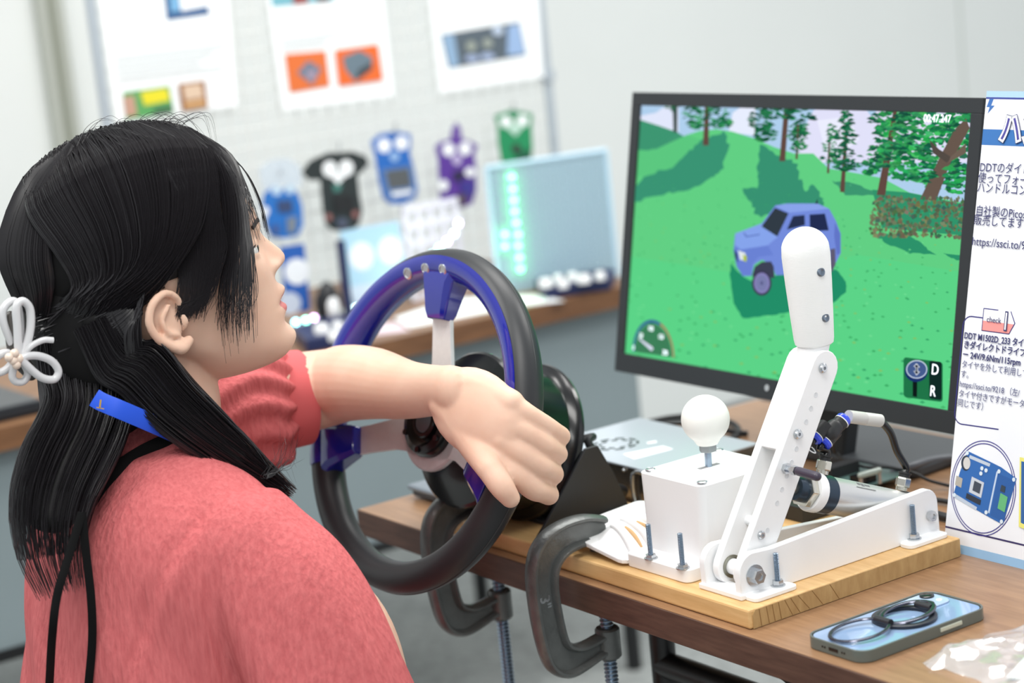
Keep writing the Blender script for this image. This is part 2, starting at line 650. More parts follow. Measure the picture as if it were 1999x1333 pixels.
W_, K_ = (244, 247, 248), (40, 44, 48)
badge('small blue animal badge with clear acrylic top, hanging beside the black hat badge', [(516, 378), (532, 366), (548, 372), (566, 362), (580, 374), (590, 400), (592, 440), (582, 460), (556, 466), (530, 462), (520, 440), (522, 416), (512, 406)], (36, 110, 190),
      [(ell(540, 372, 10, 9), (190, 214, 232)), (ell(566, 370, 9, 9), (190, 214, 232)), ([(540, 392), (570, 390), (572, 414), (544, 416)], (52, 70, 110)), (ell(518, 412, 7, 9), W_), ([(560, 426), (580, 422), (578, 452), (562, 456)], (120, 130, 140)), ([(528, 440), (548, 438), (546, 458), (532, 456)], (60, 90, 150))],
      (548, 340), [(506, 330), (530, 312), (562, 308), (584, 322), (590, 350), (584, 368), (560, 360), (536, 368), (516, 376)])
badge('black animal badge with wide brimmed hat and white eyes', [(590, 336), (606, 314), (640, 298), (690, 296), (716, 306), (720, 320), (706, 336), (698, 342), (702, 380), (708, 412), (700, 440), (684, 452), (650, 450), (636, 436), (630, 400), (626, 352), (604, 352)], (38, 46, 46),
      [(ell(644, 330, 14, 16), W_), (ell(676, 328, 14, 16), W_), ([(640, 338), (682, 336), (660, 360)], W_), ([(650, 360), (668, 359), (662, 374), (652, 374)], (70, 130, 120)), ([(650, 384), (690, 382), (692, 412), (654, 414)], (24, 26, 28)), (ell(642, 424, 6, 7), (150, 100, 96)), (ell(694, 418, 6, 7), (150, 100, 96)), (ell(668, 434, 12, 10), (70, 78, 96))],
      (662, 300))
badge('blue handheld badge with square dark screen and round white eyes', [(725, 276), (742, 262), (774, 256), (802, 262), (802, 280), (800, 300), (808, 330), (816, 370), (810, 388), (786, 398), (762, 398), (748, 384), (740, 350), (734, 310)], (40, 104, 186),
      [(ell(750, 284, 13, 14), W_), (ell(784, 279, 13, 14), W_), (ell(770, 306, 9, 9), (150, 184, 222)), ([(744, 330), (804, 322), (812, 366), (808, 380), (764, 388), (752, 378)], (90, 124, 176)), ([(752, 334), (798, 327), (804, 364), (760, 370)], (86, 90, 92)), ([(764, 376), (804, 370), (804, 378), (766, 384)], W_)],
      (772, 262))
badge('purple animal badge with pointed crest and white eyes', [(850, 286), (860, 278), (880, 272), (884, 250), (892, 240), (900, 250), (902, 270), (922, 278), (934, 284), (926, 300), (930, 330), (930, 370), (922, 398), (900, 406), (876, 402), (860, 388), (858, 350), (856, 310)], (92, 56, 150),
      [(ell(876, 292, 12, 13), W_), (ell(908, 290, 12, 13), W_), (ell(891, 262, 5, 12), (130, 100, 180)), (ell(892, 312, 9, 10), (190, 178, 214)), ([(884, 336), (906, 332), (904, 352), (888, 354)], (40, 36, 66)), (ell(918, 336, 10, 9), W_), (ell(866, 362, 9, 11), W_), ([(898, 356), (926, 352), (922, 384), (904, 386)], (58, 52, 138)), ([(890, 380), (912, 378), (908, 400), (892, 402)], (84, 70, 86))],
      (892, 262))
badge('green animal badge with white eyes above the light panel', [(966, 226), (984, 220), (1000, 214), (1018, 218), (1040, 222), (1038, 250), (1040, 290), (1036, 318), (1000, 322), (980, 316), (974, 280), (972, 244)], (26, 140, 88),
      [(ell(988, 238, 12, 12), W_), (ell(1020, 236, 12, 12), W_), ([(984, 244), (1026, 242), (1006, 266)], (190, 222, 206)), (ell(1008, 290, 8, 9), (50, 44, 48)), ([(1010, 296), (1036, 290), (1036, 312), (1010, 316)], (20, 90, 62))],
      (1002, 222))

# ------------------------------------------------------------------ things standing on the display table
M_NAVY = mat('navy_plastic', (34, 44, 84), 0.4)
M_LEDG = mat('led_green', (140, 255, 190), 0.4, emit=(90, 255, 125), estr=14)
a, b = pZ(974, 577, 0.70), pZ(1204, 538, 0.70)
dv = unit(b - a)
nv = unit(np.cross(dv, ZV))
if np.dot(nv, CAM - a) < 0:
    nv = -nv
top = pP(1076, 306, a, nv)[2] - 0.002
lp = thing('light_board', (a + b) / 2, 'pale blue grid board with a column of green lights', 'light panel')
W = np.linalg.norm(b - a)
H = top - 0.70
fr = MB()
fr.obox((a + b) / 2 + ZV * H / 2, (dv, ZV, nv), (W / 2, H / 2, 0.003))
fr.build('board', mat('pale_blue_acrylic', (164, 192, 206), 0.35), lp, smooth=0)
gm = MB()
for t in np.arange(0.02, W, 0.0145):
    gm.obox(a + dv * t + ZV * H / 2 + nv * 0.0045, (dv, ZV, nv), (0.0011, H / 2, 0.0015))
for t in np.arange(0.008, H, 0.0145):
    gm.obox((a + b) / 2 + ZV * t + nv * 0.0045, (dv, ZV, nv), (W / 2, 0.0011, 0.0015))
gm.build('grid_relief', mat('pale_blue_grid', (186, 210, 220), 0.35), lp, smooth=0)
for ends in ((a, a + ZV * H), (b, b + ZV * H), (a + ZV * H, b + ZV * H)):
    MB().cyl(ends[0] + nv * 0.003, ends[1] + nv * 0.003, 0.004, 8).build('edge_strip', mat('edge_clear', (196, 226, 244), 0.3), lp)
for (x, y) in ((999, 346), (1001, 369), (1003, 391), (1005, 413), (1008, 435), (986, 458), (1012, 458), (986, 481), (1012, 480), (1014, 503), (1016, 525)):
    p = pP(x, y, a + nv * 0.011, nv)
    MB().ball(p, 0.0044, 12, 8).build('green_light', M_LEDG, lp)

M_WHITEP = mat('white_plastic', (240, 242, 243), 0.4)


def key_unit(label, poly, knobs, colr=None):
    pts = [pZ(x, y, 0.70) for x, y in poly]
    c = np.mean(pts, 0)
    o = thing('key_unit', c, label, 'controller', 'navy key units on the display table')
    MB().slab(pts, (0, 0, 0.022)).build('case', M_NAVY, o, smooth=0, bevel=0.003)
    for x, y, r in knobs:
        p = pZ(x, y, 0.722)
        MB().lathe([(r, 0), (r, 0.010), (r * 0.8, 0.014)], p, ZV, 14).build('white_key', M_WHITEP, o)
    return o


key_unit('navy key unit with white round keys in front of the light panel', [(1046, 566), (1066, 586), (1192, 566), (1204, 550), (1190, 546)], [(1066, 560, 0.012), (1100, 562, 0.009), (1140, 552, 0.012), (1118, 548, 0.009), (1172, 546, 0.009), (1090, 552, 0.008)])
key_unit('navy key unit with white round keys beside the rainbow light strip', [(574, 664), (600, 690), (716, 668), (710, 636), (650, 640)], [(628, 650, 0.012), (660, 645, 0.009), (690, 640, 0.010), (652, 664, 0.009), (684, 656, 0.008)])
MB().slab([pZ(x, y, 0.7005) for x, y in ((800, 640), (1000, 600), (1102, 588), (1046, 576), (880, 584), (770, 622))], (0, 0, 0.0012)).build('paper_sheet', M_PAPER, smooth=0, label='white paper lying on the display table behind the wheel', cat='paper')
MB().slab([pZ(x, y, 0.7005) for x, y in ((690, 660), (800, 646), (770, 630), (690, 640))], (0, 0, 0.001)).build('paper_sheet', mat('pink_paper', (226, 208, 216), 0.7), smooth=0, label='pale pink paper lying on the display table behind the wheel', cat='paper')


def standing_card(name, label, cat, quad, X, colr, items, th=0.004):
    b0 = pX(*quad[0], X)
    o = px_slab(quad, X, th).build(name, mat('card_%d_%d_%d' % colr, colr, 0.5), smooth=0, label=label, cat=cat)
    if items:
        badge_print(o, items, X)
    return o


standing_card('picture_card', 'pale blue card with two white circles standing on the display table', 'card', [(690, 598), (664, 452), (778, 432), (800, 578)], -1.05, (176, 216, 238),
              [(ell(706, 500, 24, 28), (236, 242, 250)), (ell(762, 488, 24, 28), (238, 242, 250)), ([(680, 560), (790, 542), (796, 574), (692, 594)], (206, 226, 244))])
lat = thing('lattice_card', pX(850, 540, -1.08), 'white lattice card with small square holes beside the pale blue card', 'card')
lm = MB()
Y0, Z0 = pX(786, 430, -1.08)[1], 0.70
for k in range(5):
    lm.box((-1.082, Y0 + k * 0.026, Z0), (-1.078, Y0 + k * 0.026 + 0.011, Z0 + 0.165))
for k in range(6):
    lm.box((-1.083, Y0, Z0 + k * 0.031), (-1.077, Y0 + 0.115, Z0 + k * 0.031 + 0.011))
lm.build('lattice', mat('lattice_white', (234, 234, 244), 0.5), lat, smooth=0)
standing_card('dot_card', 'deep blue card with large white dots standing on the display table', 'card', [(560, 612), (548, 482), (594, 476), (606, 606)], -1.06, (36, 92, 176),
              [(ell(580, 530, 25, 26), (232, 238, 244)), (ell(566, 592, 22, 22), (196, 208, 226))])
fg = thing('penguin_figure', pX(636, 585, -1.04), 'small black and white figure between the blue cards', 'figurine')
p0 = pX(636, 550, -1.04)
base = np.array([p0[0], p0[1], 0.70])
MB().lathe([(0.008, 0), (0.019, 0.006), (0.021, 0.03), (0.017, 0.052), (0.013, 0.064), (0.004, 0.074)], base, ZV, 18).build('body', mat('toy_black', (34, 36, 40), 0.4), fg)
MB().ball(base + (0.012, 0, 0.028), (0.011, 0.014, 0.024), 14, 10).build('belly', M_WHITEP, fg)
for s in (-1, 1):
    MB().ball(base + (0.008, s * 0.008, 0.003), (0.012, 0.006, 0.003), 10, 6).build('foot', mat('toy_orange', (220, 150, 60), 0.5), fg)
    MB().ball(base + (0.0, s * 0.02, 0.034), (0.007, 0.004, 0.02), 10, 6).build('wing', mat('toy_black', (34, 36, 40), 0.4), fg)
ps = thing('badge_post', pZ(678, 590, 0.70), 'thin dark navy post under the black hat badge', 'post')
pb = pX(678, 588, -1.02)
MB().box((-1.025, pb[1] - 0.006, 0.706), (-1.015, pb[1] + 0.006, 0.84)).build('shaft', M_NAVY, ps, smooth=0)
MB().box((-1.04, pb[1] - 0.025, 0.7002), (-1.0, pb[1] + 0.025, 0.706)).build('foot', M_NAVY, ps, smooth=0)

# the rainbow light strip looping over the table
lsx = thing('light_strip', pZ(700, 605, 0.70), 'clear strip with glowing rainbow lights looping up from the display table', 'light strip')
pth = [pZ(572, 634, 0.7055), pZ(600, 628, 0.7055), pZ(640, 616, 0.7055), pZ(690, 604, 0.7055), pZ(740, 588, 0.707), pX(800, 545, -1.0), pX(850, 494, -1.0), pX(884, 462, -1.0), pX(899, 424, -1.0)]
pc = cr(pth, 6)
MB().tube(pc, 0.0045, 8).build('tape', mat('clear_tape', (226, 232, 240), 0.25), lsx)
HUES = [(150, 235, 255), (190, 240, 255), (255, 205, 120), (255, 255, 235), (240, 190, 255), (200, 255, 240), (130, 240, 255), (150, 255, 220), (225, 200, 255), (210, 245, 255)]
seg = np.concatenate([[0], np.cumsum(np.linalg.norm(np.diff(pc, axis=0), axis=1))])
for i, s in enumerate(np.arange(0.004, seg[-1], 0.019)):
    p = np.array([np.interp(s, seg, pc[:, k]) for k in range(3)])
    h = HUES[(i * 7) % len(HUES)]
    MB().ball(p + (0.003, 0, 0.004), 0.0042, 10, 7).build('coloured_light', mat('led_%d_%d_%d' % h, h, 0.4, emit=h, estr=11), lsx)

# dark laptop at the far end of the display table (behind the hair)
lt = thing('dark_laptop', pZ(20, 775, 0.70), 'closed black laptop lying on the display table behind the hair clip', 'laptop')
c0 = pX(6, 775, -0.93)
MB().box((-1.05, c0[1] - 0.30, 0.7003), (-0.86, c0[1] + 0.035, 0.716)).build('case', mat('laptop_black', (30, 33, 38), 0.35), lt, smooth=0, bevel=0.003)
MB().box((-1.048, c0[1] - 0.298, 0.7162), (-0.862, c0[1] + 0.033, 0.721)).build('screen_lid', mat('lid_black', (44, 48, 54), 0.3), lt, smooth=0, bevel=0.002)

# ------------------------------------------------------------------ front table
M_LAM = wood_mat('table_laminate', (160, 124, 92), (138, 104, 76), 14, 0.30, (1.2, 14, 14), 0.03)
M_BAND = wood_mat('table_edge_band', (94, 69, 57), (73, 52, 43), 16, 0.42, (1.2, 14, 14), 0.03)
TZ = 0.70
ft = thing('work_table', (0.9, 0.3, 0), 'brown wood-grain folding table carrying the monitor and steering wheel', 'table')
MB().box((0.0, 0.0, 0.6715), (1.8, 0.60, TZ)).build('tabletop', M_LAM, ft, smooth=0)
MB().box((-0.0012, -0.0012, 0.670), (1.8012, 0.0004, TZ - 0.0006)).build('edge_band', M_BAND, ft, smooth=0, bevel=0.0008)
MB().box((-0.0012, 0.0002, 0.670), (0.0004, 0.60, TZ - 0.0006)).build('edge_band', M_BAND, ft, smooth=0, bevel=0.0008)
for yy in (0.105, 0.50):
    MB().box((0.10, yy - 0.012, 0.625), (1.7, yy + 0.012, 0.6705)).build('apron_rail', M_STEEL, ft, smooth=0, bevel=0.003)
MB().cyl((0.36, 0.14, 0.56), (1.60, 0.14, 0.56), 0.014).build('cross_bar', M_STEEL, ft)
for xx in (0.36, 1.60):
    for yy in (0.14, 0.52):
        MB().cyl((xx, yy, 0.0), (xx, yy, 0.66), 0.0135).build('leg', M_STEEL, ft)
    MB().cyl((xx, 0.14, 0.12), (xx, 0.52, 0.12), 0.011).build('stretcher', M_STEEL, ft)
MB().obox((0.52, 0.14, 0.615), ((0.93, 0, -0.36), (0, 1, 0), (0.36, 0, 0.93)), (0.17, 0.012, 0.004)).build('folding_stay', M_STEEL, ft, smooth=0)

# ------------------------------------------------------------------ pine base board
M_PINE = wood_mat('pine_board', (228, 190, 134), (206, 163, 106), 12, 0.45, (1.0, 9, 9), 0.06)
M_PINE_END = wood_mat('pine_end_grain', (190, 158, 108), (168, 134, 86), 30, 0.7, (3, 3, 1), 0.2)
BZ = 0.7185
bb = thing('base_board', (0.42, 0.145, TZ), 'pine board clamped to the table edge under the shifter and hand brake', 'board')
MB().prism([(0.178, 0.0115), (0.6605, 0.0115), (0.6605, 0.279), (0.345, 0.279), (0.345, 0.166), (0.178, 0.166)], (0, 0, 0), XV, YV, ZV, TZ + 0.0003, BZ).build('plank', M_PINE, bb, smooth=0, bevel=0.0022)
MB().prism([(0.0150, 0.0006), (0.0150, 0.0130), (0.0182, 0.0176), (0.2765, 0.0176), (0.2765, 0.0006)], (0.6603, 0, TZ), YV, ZV, XV, 0.0, 0.0009).build('end_grain', M_PINE_END, bb, smooth=0)
gr_ = MB()
for i, (yb, yt) in enumerate(((0.024, 0.0225), (0.033, 0.031), (0.040, 0.038), (0.0475, 0.0455), (0.061, 0.053), (0.070, 0.060), (0.082, 0.069), (0.098, 0.086), (0.118, 0.108))):
    gr_.slab([(0.6613, yb, TZ + 0.001), (0.6613, yb + 0.0008, TZ + 0.001), (0.6613, yt + 0.0008, TZ + 0.0172), (0.6613, yt, TZ + 0.0172)], (-0.0004, 0, 0))
gr_.build('growth_ring', mat('ring_brown', (134, 98, 56), 0.8), bb, smooth=0)

# ------------------------------------------------------------------ screw clamps
M_CAST = mat('cast_grey', (112, 115, 114), 0.34, metal=0.5, noise=0.25, nscale=50, bump=0.25, bscale=260)
M_ZINC = mat('zinc_thread', (150, 168, 186), 0.28, metal=0.9)
M_BOLT = mat('bright_bolt', (196, 200, 204), 0.25, metal=0.9)


def screw_thread(m, a, L, r, pitch, n=10):
    """A threaded rod straight down from a."""
    prof = []
    k = int(L / pitch)
    for i in range(k):
        prof += [(r * 0.76, -i * pitch), (r, -(i + 0.4) * pitch), (r, -(i + 0.6) * pitch)]
    prof.append((r * 0.82, -k * pitch))
    m.lathe([(p, h) for p, h in prof[::-1]], a, ZV, n)
    return m


def clamp(x, label):
    c = thing('screw_clamp', (x, 0.0, 0.60), label, 'clamp', 'screw clamps on the table edge')
    # side outline of the C in (y, z); hollow of the C opens to the back
    outer = [(0.050, 0.742), (0.046, 0.750), (0.028, 0.756), (0.004, 0.757), (-0.018, 0.752), (-0.034, 0.740), (-0.042, 0.722), (-0.045, 0.700), (-0.043, 0.660),
             (-0.037, 0.626), (-0.028, 0.610), (-0.012, 0.602), (0.006, 0.604), (0.040, 0.614), (0.040, 0.632), (0.010, 0.627), (-0.004, 0.629), (-0.012, 0.640),
             (-0.017, 0.672), (-0.018, 0.700), (-0.013, 0.716), (-0.003, 0.7235), (0.012, 0.728), (0.036, 0.728), (0.050, 0.728)]
    MB().prism(outer, (x, 0, 0), YV, ZV, XV, -0.0022, 0.0022).build('web', M_CAST, c, smooth=50, bevel=0.001)
    # raised flanges round the web give the I section
    ro = cr([(0.048, 0.748), (0.026, 0.7545), (0.002, 0.7550), (-0.019, 0.7500), (-0.034, 0.7385), (-0.0415, 0.722), (-0.0440, 0.699), (-0.0420, 0.660), (-0.0360, 0.627), (-0.027, 0.6115), (-0.012, 0.6040), (0.006, 0.6060), (0.038, 0.616)], 5)
    ri = cr([(0.048, 0.7305), (0.030, 0.7305), (0.010, 0.7300), (-0.005, 0.7255), (-0.0150, 0.7165), (-0.0195, 0.700), (-0.0185, 0.672), (-0.0135, 0.640), (-0.005, 0.6300), (0.010, 0.6265), (0.038, 0.631)], 5)
    for rr in (ro, ri):
        MB().tube(np.array([(x, y, z) for y, z in rr]), np.tile([0.0042, 0.0098], (len(rr), 1)), 10, up=(0, 0, 1)).build('flange', M_CAST, c)
    MB().cyl((x, 0.040, 0.728), (x, 0.040, 0.7188), 0.009).build('fixed_jaw', M_CAST, c)
    MB().lathe([(0.011, 0), (0.0125, 0.002), (0.0125, 0.030), (0.011, 0.032)], (x, 0.0405, 0.606), ZV, 24).build('threaded_boss', M_CAST, c)
    sc = MB()
    screw_thread(sc, np.array([x, 0.0405, 0.664]), 0.22, 0.0070, 0.0042, 14)
    sc.build('screw', M_ZINC, c, smooth=25)
    MB().lathe([(0.009, 0), (0.0105, 0.003), (0.0105, 0.006), (0.005, 0.0098)], (x, 0.0405, 0.660), ZV, 20).build('swivel_pad', M_ZINC, c)
    MB().cyl((x - 0.04, 0.0405, 0.452), (x + 0.04, 0.0405, 0.452), 0.0035, 10).build('tommy_bar', M_ZINC, c)
    lettering('3"', 0.0165, (x + 0.0024, -0.0375, 0.690), (0, 0.08, -1), (0, 1, 0.08), M_BOLT, c, name='cast_mark', bold=0.0003)
    return c


clamp(0.403, 'grey cast iron screw clamp beside the white printed plate')
clamp(0.213, 'grey cast iron screw clamp behind the bottom of the steering wheel rim')

# ------------------------------------------------------------------ steering wheel
M_RUB = mat('black_rubber', (40, 42, 45), 0.42, spec=0.5)
M_BLUE = mat('blue_gloss', (24, 32, 142), 0.12, coat=0.7, spec=0.6)
M_ALU = mat('brushed_white_metal', (222, 224, 226), 0.35, metal=0.25, noise=0.06, nscale=150)
M_GLOSSK = mat('gloss_black', (14, 16, 18), 0.22, coat=0.15)
M_SATK = mat('satin_black', (36, 37, 39), 0.45)
TILT, WYAW = math.radians(22.0), math.radians(3.5)
WC = np.array([0.25, -0.055, 0.851])
WN = np.array([math.cos(TILT) * math.sin(WYAW), -math.cos(TILT) * math.cos(WYAW), math.sin(TILT)])
E1 = unit(np.cross(ZV, WN))
E2 = np.cross(WN, E1)
RIM_R = 0.160


def wh(a, r, h=0.0):
    """Point on the wheel: angle in degrees, radius, height towards the driver."""
    t = math.radians(a)
    return WC + r * (math.cos(t) * E1 + math.sin(t) * E2) + h * WN


sw = thing('steering_wheel', wh(270, 0.17), 'black rubber steering wheel with glossy blue inner trim and three pale spokes', 'steering wheel')
A = np.linspace(0, 360, 144, endpoint=False)
sec = np.linspace(0, 2 * math.pi, 28, endpoint=False)


def rim_sweep(angles, prof, closed):
    P = np.array([[wh(a, RIM_R + pr, ph) for pr, ph in prof] for a in angles])
    return P


# thumb bumps: the rim is a little fatter at the grips
prof0 = [(0.0165 * math.cos(t), 0.0185 * math.sin(t)) for t in sec]
P = []
for a in A:
    k = 1 + 0.05 * math.exp(-((abs((a - 15 + 180) % 360 - 180)) / 16) ** 2) + 0.05 * math.exp(-((abs((a - 165 + 180) % 360 - 180)) / 16) ** 2)
    P.append([wh(a, RIM_R + pr * k, ph * k) for pr, ph in prof0])
MB().grid(np.array(P), True, True).build('rim', M_RUB, sw)
# mould seam round the rim
MB().tube([wh(a, RIM_R + 0.0166, -0.001) for a in A], 0.0005, 6, closed=True).build('seam', mat('rubber_seam', (62, 64, 66), 0.5), sw)
# blue trim hugging the inner front of the rim over the upper arc
tb = np.linspace(math.radians(68), math.radians(218), 16)
outerp = [(0.0180 * math.cos(t), 0.0200 * math.sin(t)) for t in tb]
innerp = [(0.0160 * math.cos(t), 0.0180 * math.sin(t)) for t in tb[::-1]]
arc = np.linspace(-6, 205, 90)
Pt = np.array([[wh(a, RIM_R + pr, ph) for pr, ph in outerp + innerp] for a in arc])
bt = MB().grid(Pt, False, True)
n_ = Pt.shape[1]
bt.f.append(list(range(n_)))
bt.c.append(None); bt.mi.append(0)
bt.f.append([(len(arc) - 1) * n_ + i for i in range(n_)][::-1])
bt.c.append(None); bt.mi.append(0)
bt.build('blue_trim', M_BLUE, sw)
for a in (108.5, 97.5, 86.5):
    o_, n1 = wh(a, RIM_R - 0.0075, 0.0178), unit(WN * 0.9 - 0.42 * (wh(a, 1) - WC) / 1.0)
    MB().lathe([(0.0062, -0.001), (0.0062, 0.0008), (0.0046, 0.0012), (0.0044, 0.0004)], o_, n1, 18).build('trim_bolt', M_BOLT, sw)
# spokes with blue pads
for a in (91, 199, -17):
    ca = math.radians(a)
    dr = math.cos(ca) * E1 + math.sin(ca) * E2
    tg = -math.sin(ca) * E1 + math.cos(ca) * E2
    hub = WC - 0.018 * WN
    pts = []
    L = [(0.030, 0.030), (0.045, 0.021), (0.06, 0.0165), (0.09, 0.0150), (0.125, 0.0150), (0.146, 0.0175)]
    g = []
    for r, hw in L:
        h = -0.018 + 0.020 * min(1, max(0, (r - 0.045) / 0.08))
        g.append([WC + dr * r + tg * s * hw + WN * (h + th) for s, th in ((-1, 0.0025), (1, 0.0025), (1, -0.0025), (-1, -0.0025))])
    m = MB().grid(np.array(g), False, True)
    m.f.append([3, 2, 1, 0]); m.c.append(None); m.mi.append(0)
    k = (len(L) - 1) * 4
    m.f.append([k, k + 1, k + 2, k + 3]); m.c.append(None); m.mi.append(0)
    m.build('spoke', M_ALU, sw, smooth=25, bevel=0.0006)
    g = []
    for r, hw, th in ((0.103, 0.0145, 0.007), (0.110, 0.0170, 0.0095), (0.125, 0.020, 0.0115), (0.140, 0.024, 0.013), (0.150, 0.030, 0.012)):
        h = 0.002 + 0.003 * (r - 0.103) / 0.045
        g.append([WC + dr * r + tg * s * hw + WN * (h + t) for s, t in ((-1, th * 0.6), (-0.72, th), (0.72, th), (1, th * 0.6), (1, -th), (-1, -th))])
    m = MB().grid(np.array(g), False, True)
    m.f.append(list(range(6))[::-1]); m.c.append(None); m.mi.append(0)
    m.f.append([24 + i for i in range(6)]); m.c.append(None); m.mi.append(0)
    m.build('spoke_pad', M_BLUE, sw, smooth=30, bevel=0.0012)
# hub
hb = WC - 0.0155 * WN
MB().lathe([(0.050, -0.006), (0.050, -0.002), (0.048, 0.0)], hb, WN, 48).build('hub_plate', M_ALU, sw)
MB().lathe([(0.037, 0.0002), (0.037, 0.006), (0.034, 0.011), (0.027, 0.013), (0.023, 0.009), (0.0215, 0.008)], hb, WN, 48).build('horn_ring', M_GLOSSK, sw)
MB().lathe([(0.018, 0.008), (0.018, 0.012), (0.0165, 0.0132), (0.013, 0.0132), (0.0125, 0.0115)], hb, WN, 40).build('horn_button', M_GLOSSK, sw)
MB().lathe([(0.0122, 0.0112), (0.0122, 0.0128), (0.0105, 0.0136)], hb, WN, 32).build('button_cap', mat('grey_cap', (92, 98, 104), 0.3, metal=0.3), sw)
for k in range(6):
    a = 30 + k * 60
    MB().cyl(wh(a, 0.030, -0.0045), wh(a, 0.030, -0.0015), 0.0032, 12).build('hub_bolt', M_GLOSSK, sw)
# shaft adapter, motor and bracket
mt = thing('wheel_motor', (0.25, 0.06, BZ), 'large glossy black drum motor on an angled bracket behind the steering wheel', 'motor')
M0 = WC - 0.024 * WN
MB().lathe([(0.032, 0), (0.032, 0.02), (0.036, 0.024), (0.036, 0.03)], M0, -WN, 36).build('wheel_adapter', M_SATK, mt)
S0 = WC - 0.062 * WN
MB().lathe([(0.050, -0.008), (0.066, -0.006), (0.079, -0.003), (0.0815, 0.0), (0.0815, 0.003), (0.0765, 0.006), (0.0765, 0.014), (0.0790, 0.017), (0.0790, 0.020), (0.0755, 0.024),
            (0.0755, 0.072), (0.0785, 0.076), (0.0828, 0.079), (0.0838, 0.083), (0.0828, 0.086), (0.080, 0.087), (0.050, 0.087)], S0, -WN, 96).build('drum', M_GLOSSK, mt, smooth=30)
MB().lathe([(0.022, 0.085), (0.022, 0.100)], S0, -WN, 32).build('axle_clamp', M_SATK, mt)
for k in range(5):
    a = 20 + 72 * k
    q = S0 + 0.055 * (math.cos(math.radians(a)) * E1 + math.sin(math.radians(a)) * E2)
    MB().cyl(q + WN * 0.006, q + WN * 0.0085, 0.004, 12).build('drum_bolt', M_BOLT, mt)
bx = WC - 0.158 * WN
# bracket: back plate behind the drum, two cheeks and a base plate on the board
MB().prism([(-0.075, -0.090), (0.075, -0.090), (0.055, 0.02), (0.02, 0.045), (-0.02, 0.045), (-0.055, 0.02)], bx, E1, E2, -WN, 0.0, 0.004).build('back_plate', M_SATK, mt, smooth=0, bevel=0.0008)
for s in (-1, 1):
    xs = 0.25 + s * 0.078
    MB().prism([(0.018, BZ + 0.0045), (0.138, BZ + 0.0045), (0.122, 0.765), (0.104, 0.800), (0.088, 0.800), (0.030, 0.735)], (xs - 0.002, 0, 0), YV, ZV, XV, 0, 0.004).build('cheek', M_SATK, mt, smooth=0, bevel=0.0008)
MB().box((0.166, 0.056, BZ + 0.0002), (0.352, 0.150, BZ + 0.0045)).build('base_plate', M_SATK, mt, smooth=0, bevel=0.0006)
for q in ((0.340, 0.120), (0.340, 0.070), (0.174, 0.120), (0.174, 0.070)):
    MB().lathe([(0.0065, 0), (0.0065, 0.0012), (0.0048, 0.0014), (0.0048, 0.004), (0.003, 0.0052)], (*q, BZ + 0.0045), ZV, 16).build('base_bolt', M_BOLT, mt)
MB().tube(cr([(0.262, 0.085, 0.79), (0.285, 0.128, 0.797), pX(1148, 862, 0.295), pX(1166, 900, 0.30), pX(1174, 940, 0.30), (0.296, 0.156, 0.735), (0.285, 0.158, 0.7245)], 6), 0.0045, 10).build('motor_cable', M_SATK, mt)

# ------------------------------------------------------------------ grey laptop, power supply
gl_ = thing('grey_laptop', (0.10, 0.19, TZ), 'thin closed grey laptop at the table corner behind the steering wheel', 'laptop')
MB().box((0.012, 0.066, TZ + 0.0022), (0.155, 0.310, TZ + 0.0092)).build('case', mat('laptop_grey_low', (62, 66, 72), 0.4), gl_, smooth=0, bevel=0.0025)
MB().box((0.008, 0.062, TZ + 0.0097), (0.158, 0.313, TZ + 0.0162)).build('screen_lid', mat('laptop_grey', (128, 138, 148), 0.3, metal=0.3), gl_, smooth=0, bevel=0.003)
MB().box((0.030, 0.080, TZ + 0.0001), (0.140, 0.295, TZ + 0.0022)).build('rubber_foot', M_SATK, gl_, smooth=0)

M_SHEET = mat('silver_sheet', (204, 211, 222), 0.30, metal=0.30)
M_COPPER = mat('warm_sheet', (150, 140, 128), 0.22, metal=0.9)
psu = thing('power_supply', (0.24, 0.24, TZ), 'silver boxed power supply with round vent slots beside the shifter box', 'power supply')
PX0, PX1, PY0, PY1, PZ1 = 0.128, 0.335, 0.172, 0.312, 0.756
MB().box((PX0, PY0, TZ + 0.0005), (PX1, PY1, PZ1 - 0.0014)).build('case', M_COPPER, psu, smooth=0)
MB().box((PX0 - 0.001, PY0 - 0.001, PZ1 - 0.0016), (PX1 + 0.001, PY1 + 0.001, PZ1)).build('cover', M_SHEET, psu, smooth=0)
fc = (pZ(1202, 867, PZ1)[0], pZ(1202, 867, PZ1)[1])
for k in range(9):
    a0 = k * 2 * math.pi / 9
    for rr, da in ((0.023, 0.42), (0.016, 0.36)):
        aa = np.linspace(a0 + (0.3 if rr < 0.02 else 0), a0 + da + (0.3 if rr < 0.02 else 0), 6)
        ring = [(fc[0] + (rr + 0.003) * math.cos(t), fc[1] + (rr + 0.003) * math.sin(t), PZ1 + 0.0006) for t in aa] + [(fc[0] + rr * math.cos(t), fc[1] + rr * math.sin(t), PZ1 + 0.0006) for t in aa[::-1]]
        MB().slab(ring, (0, 0, -0.0004)).build('vent_slot', mat('slot_dark', (48, 66, 62), 0.6), psu, smooth=0)
MB().slab([pZ(x, y, PZ1 + 0.0004) for x, y in ((1216, 886), (1294, 870), (1314, 876), (1238, 896))], (0, 0, -0.0003)).build('paper_label', M_PAPER, psu, smooth=0)
MB().slab([pZ(x, y, PZ1 + 0.0004) for x, y in ((1262, 863), (1280, 860), (1283, 863), (1265, 866))], (0, 0, -0.0003)).build('paper_label', M_PAPER, psu, smooth=0)
for k in range(13):
    q = pY(1187 + k * 9.2, 983 + k * 2.25, PY0 - 0.0006)
    MB().box((q[0] - 0.0014, PY0 - 0.0006, TZ + 0.006), (q[0] + 0.0014, PY0 + 0.001, TZ + 0.0115)).build('vent_hole', mat('hole_black', (20, 20, 20), 0.8), psu, smooth=0)
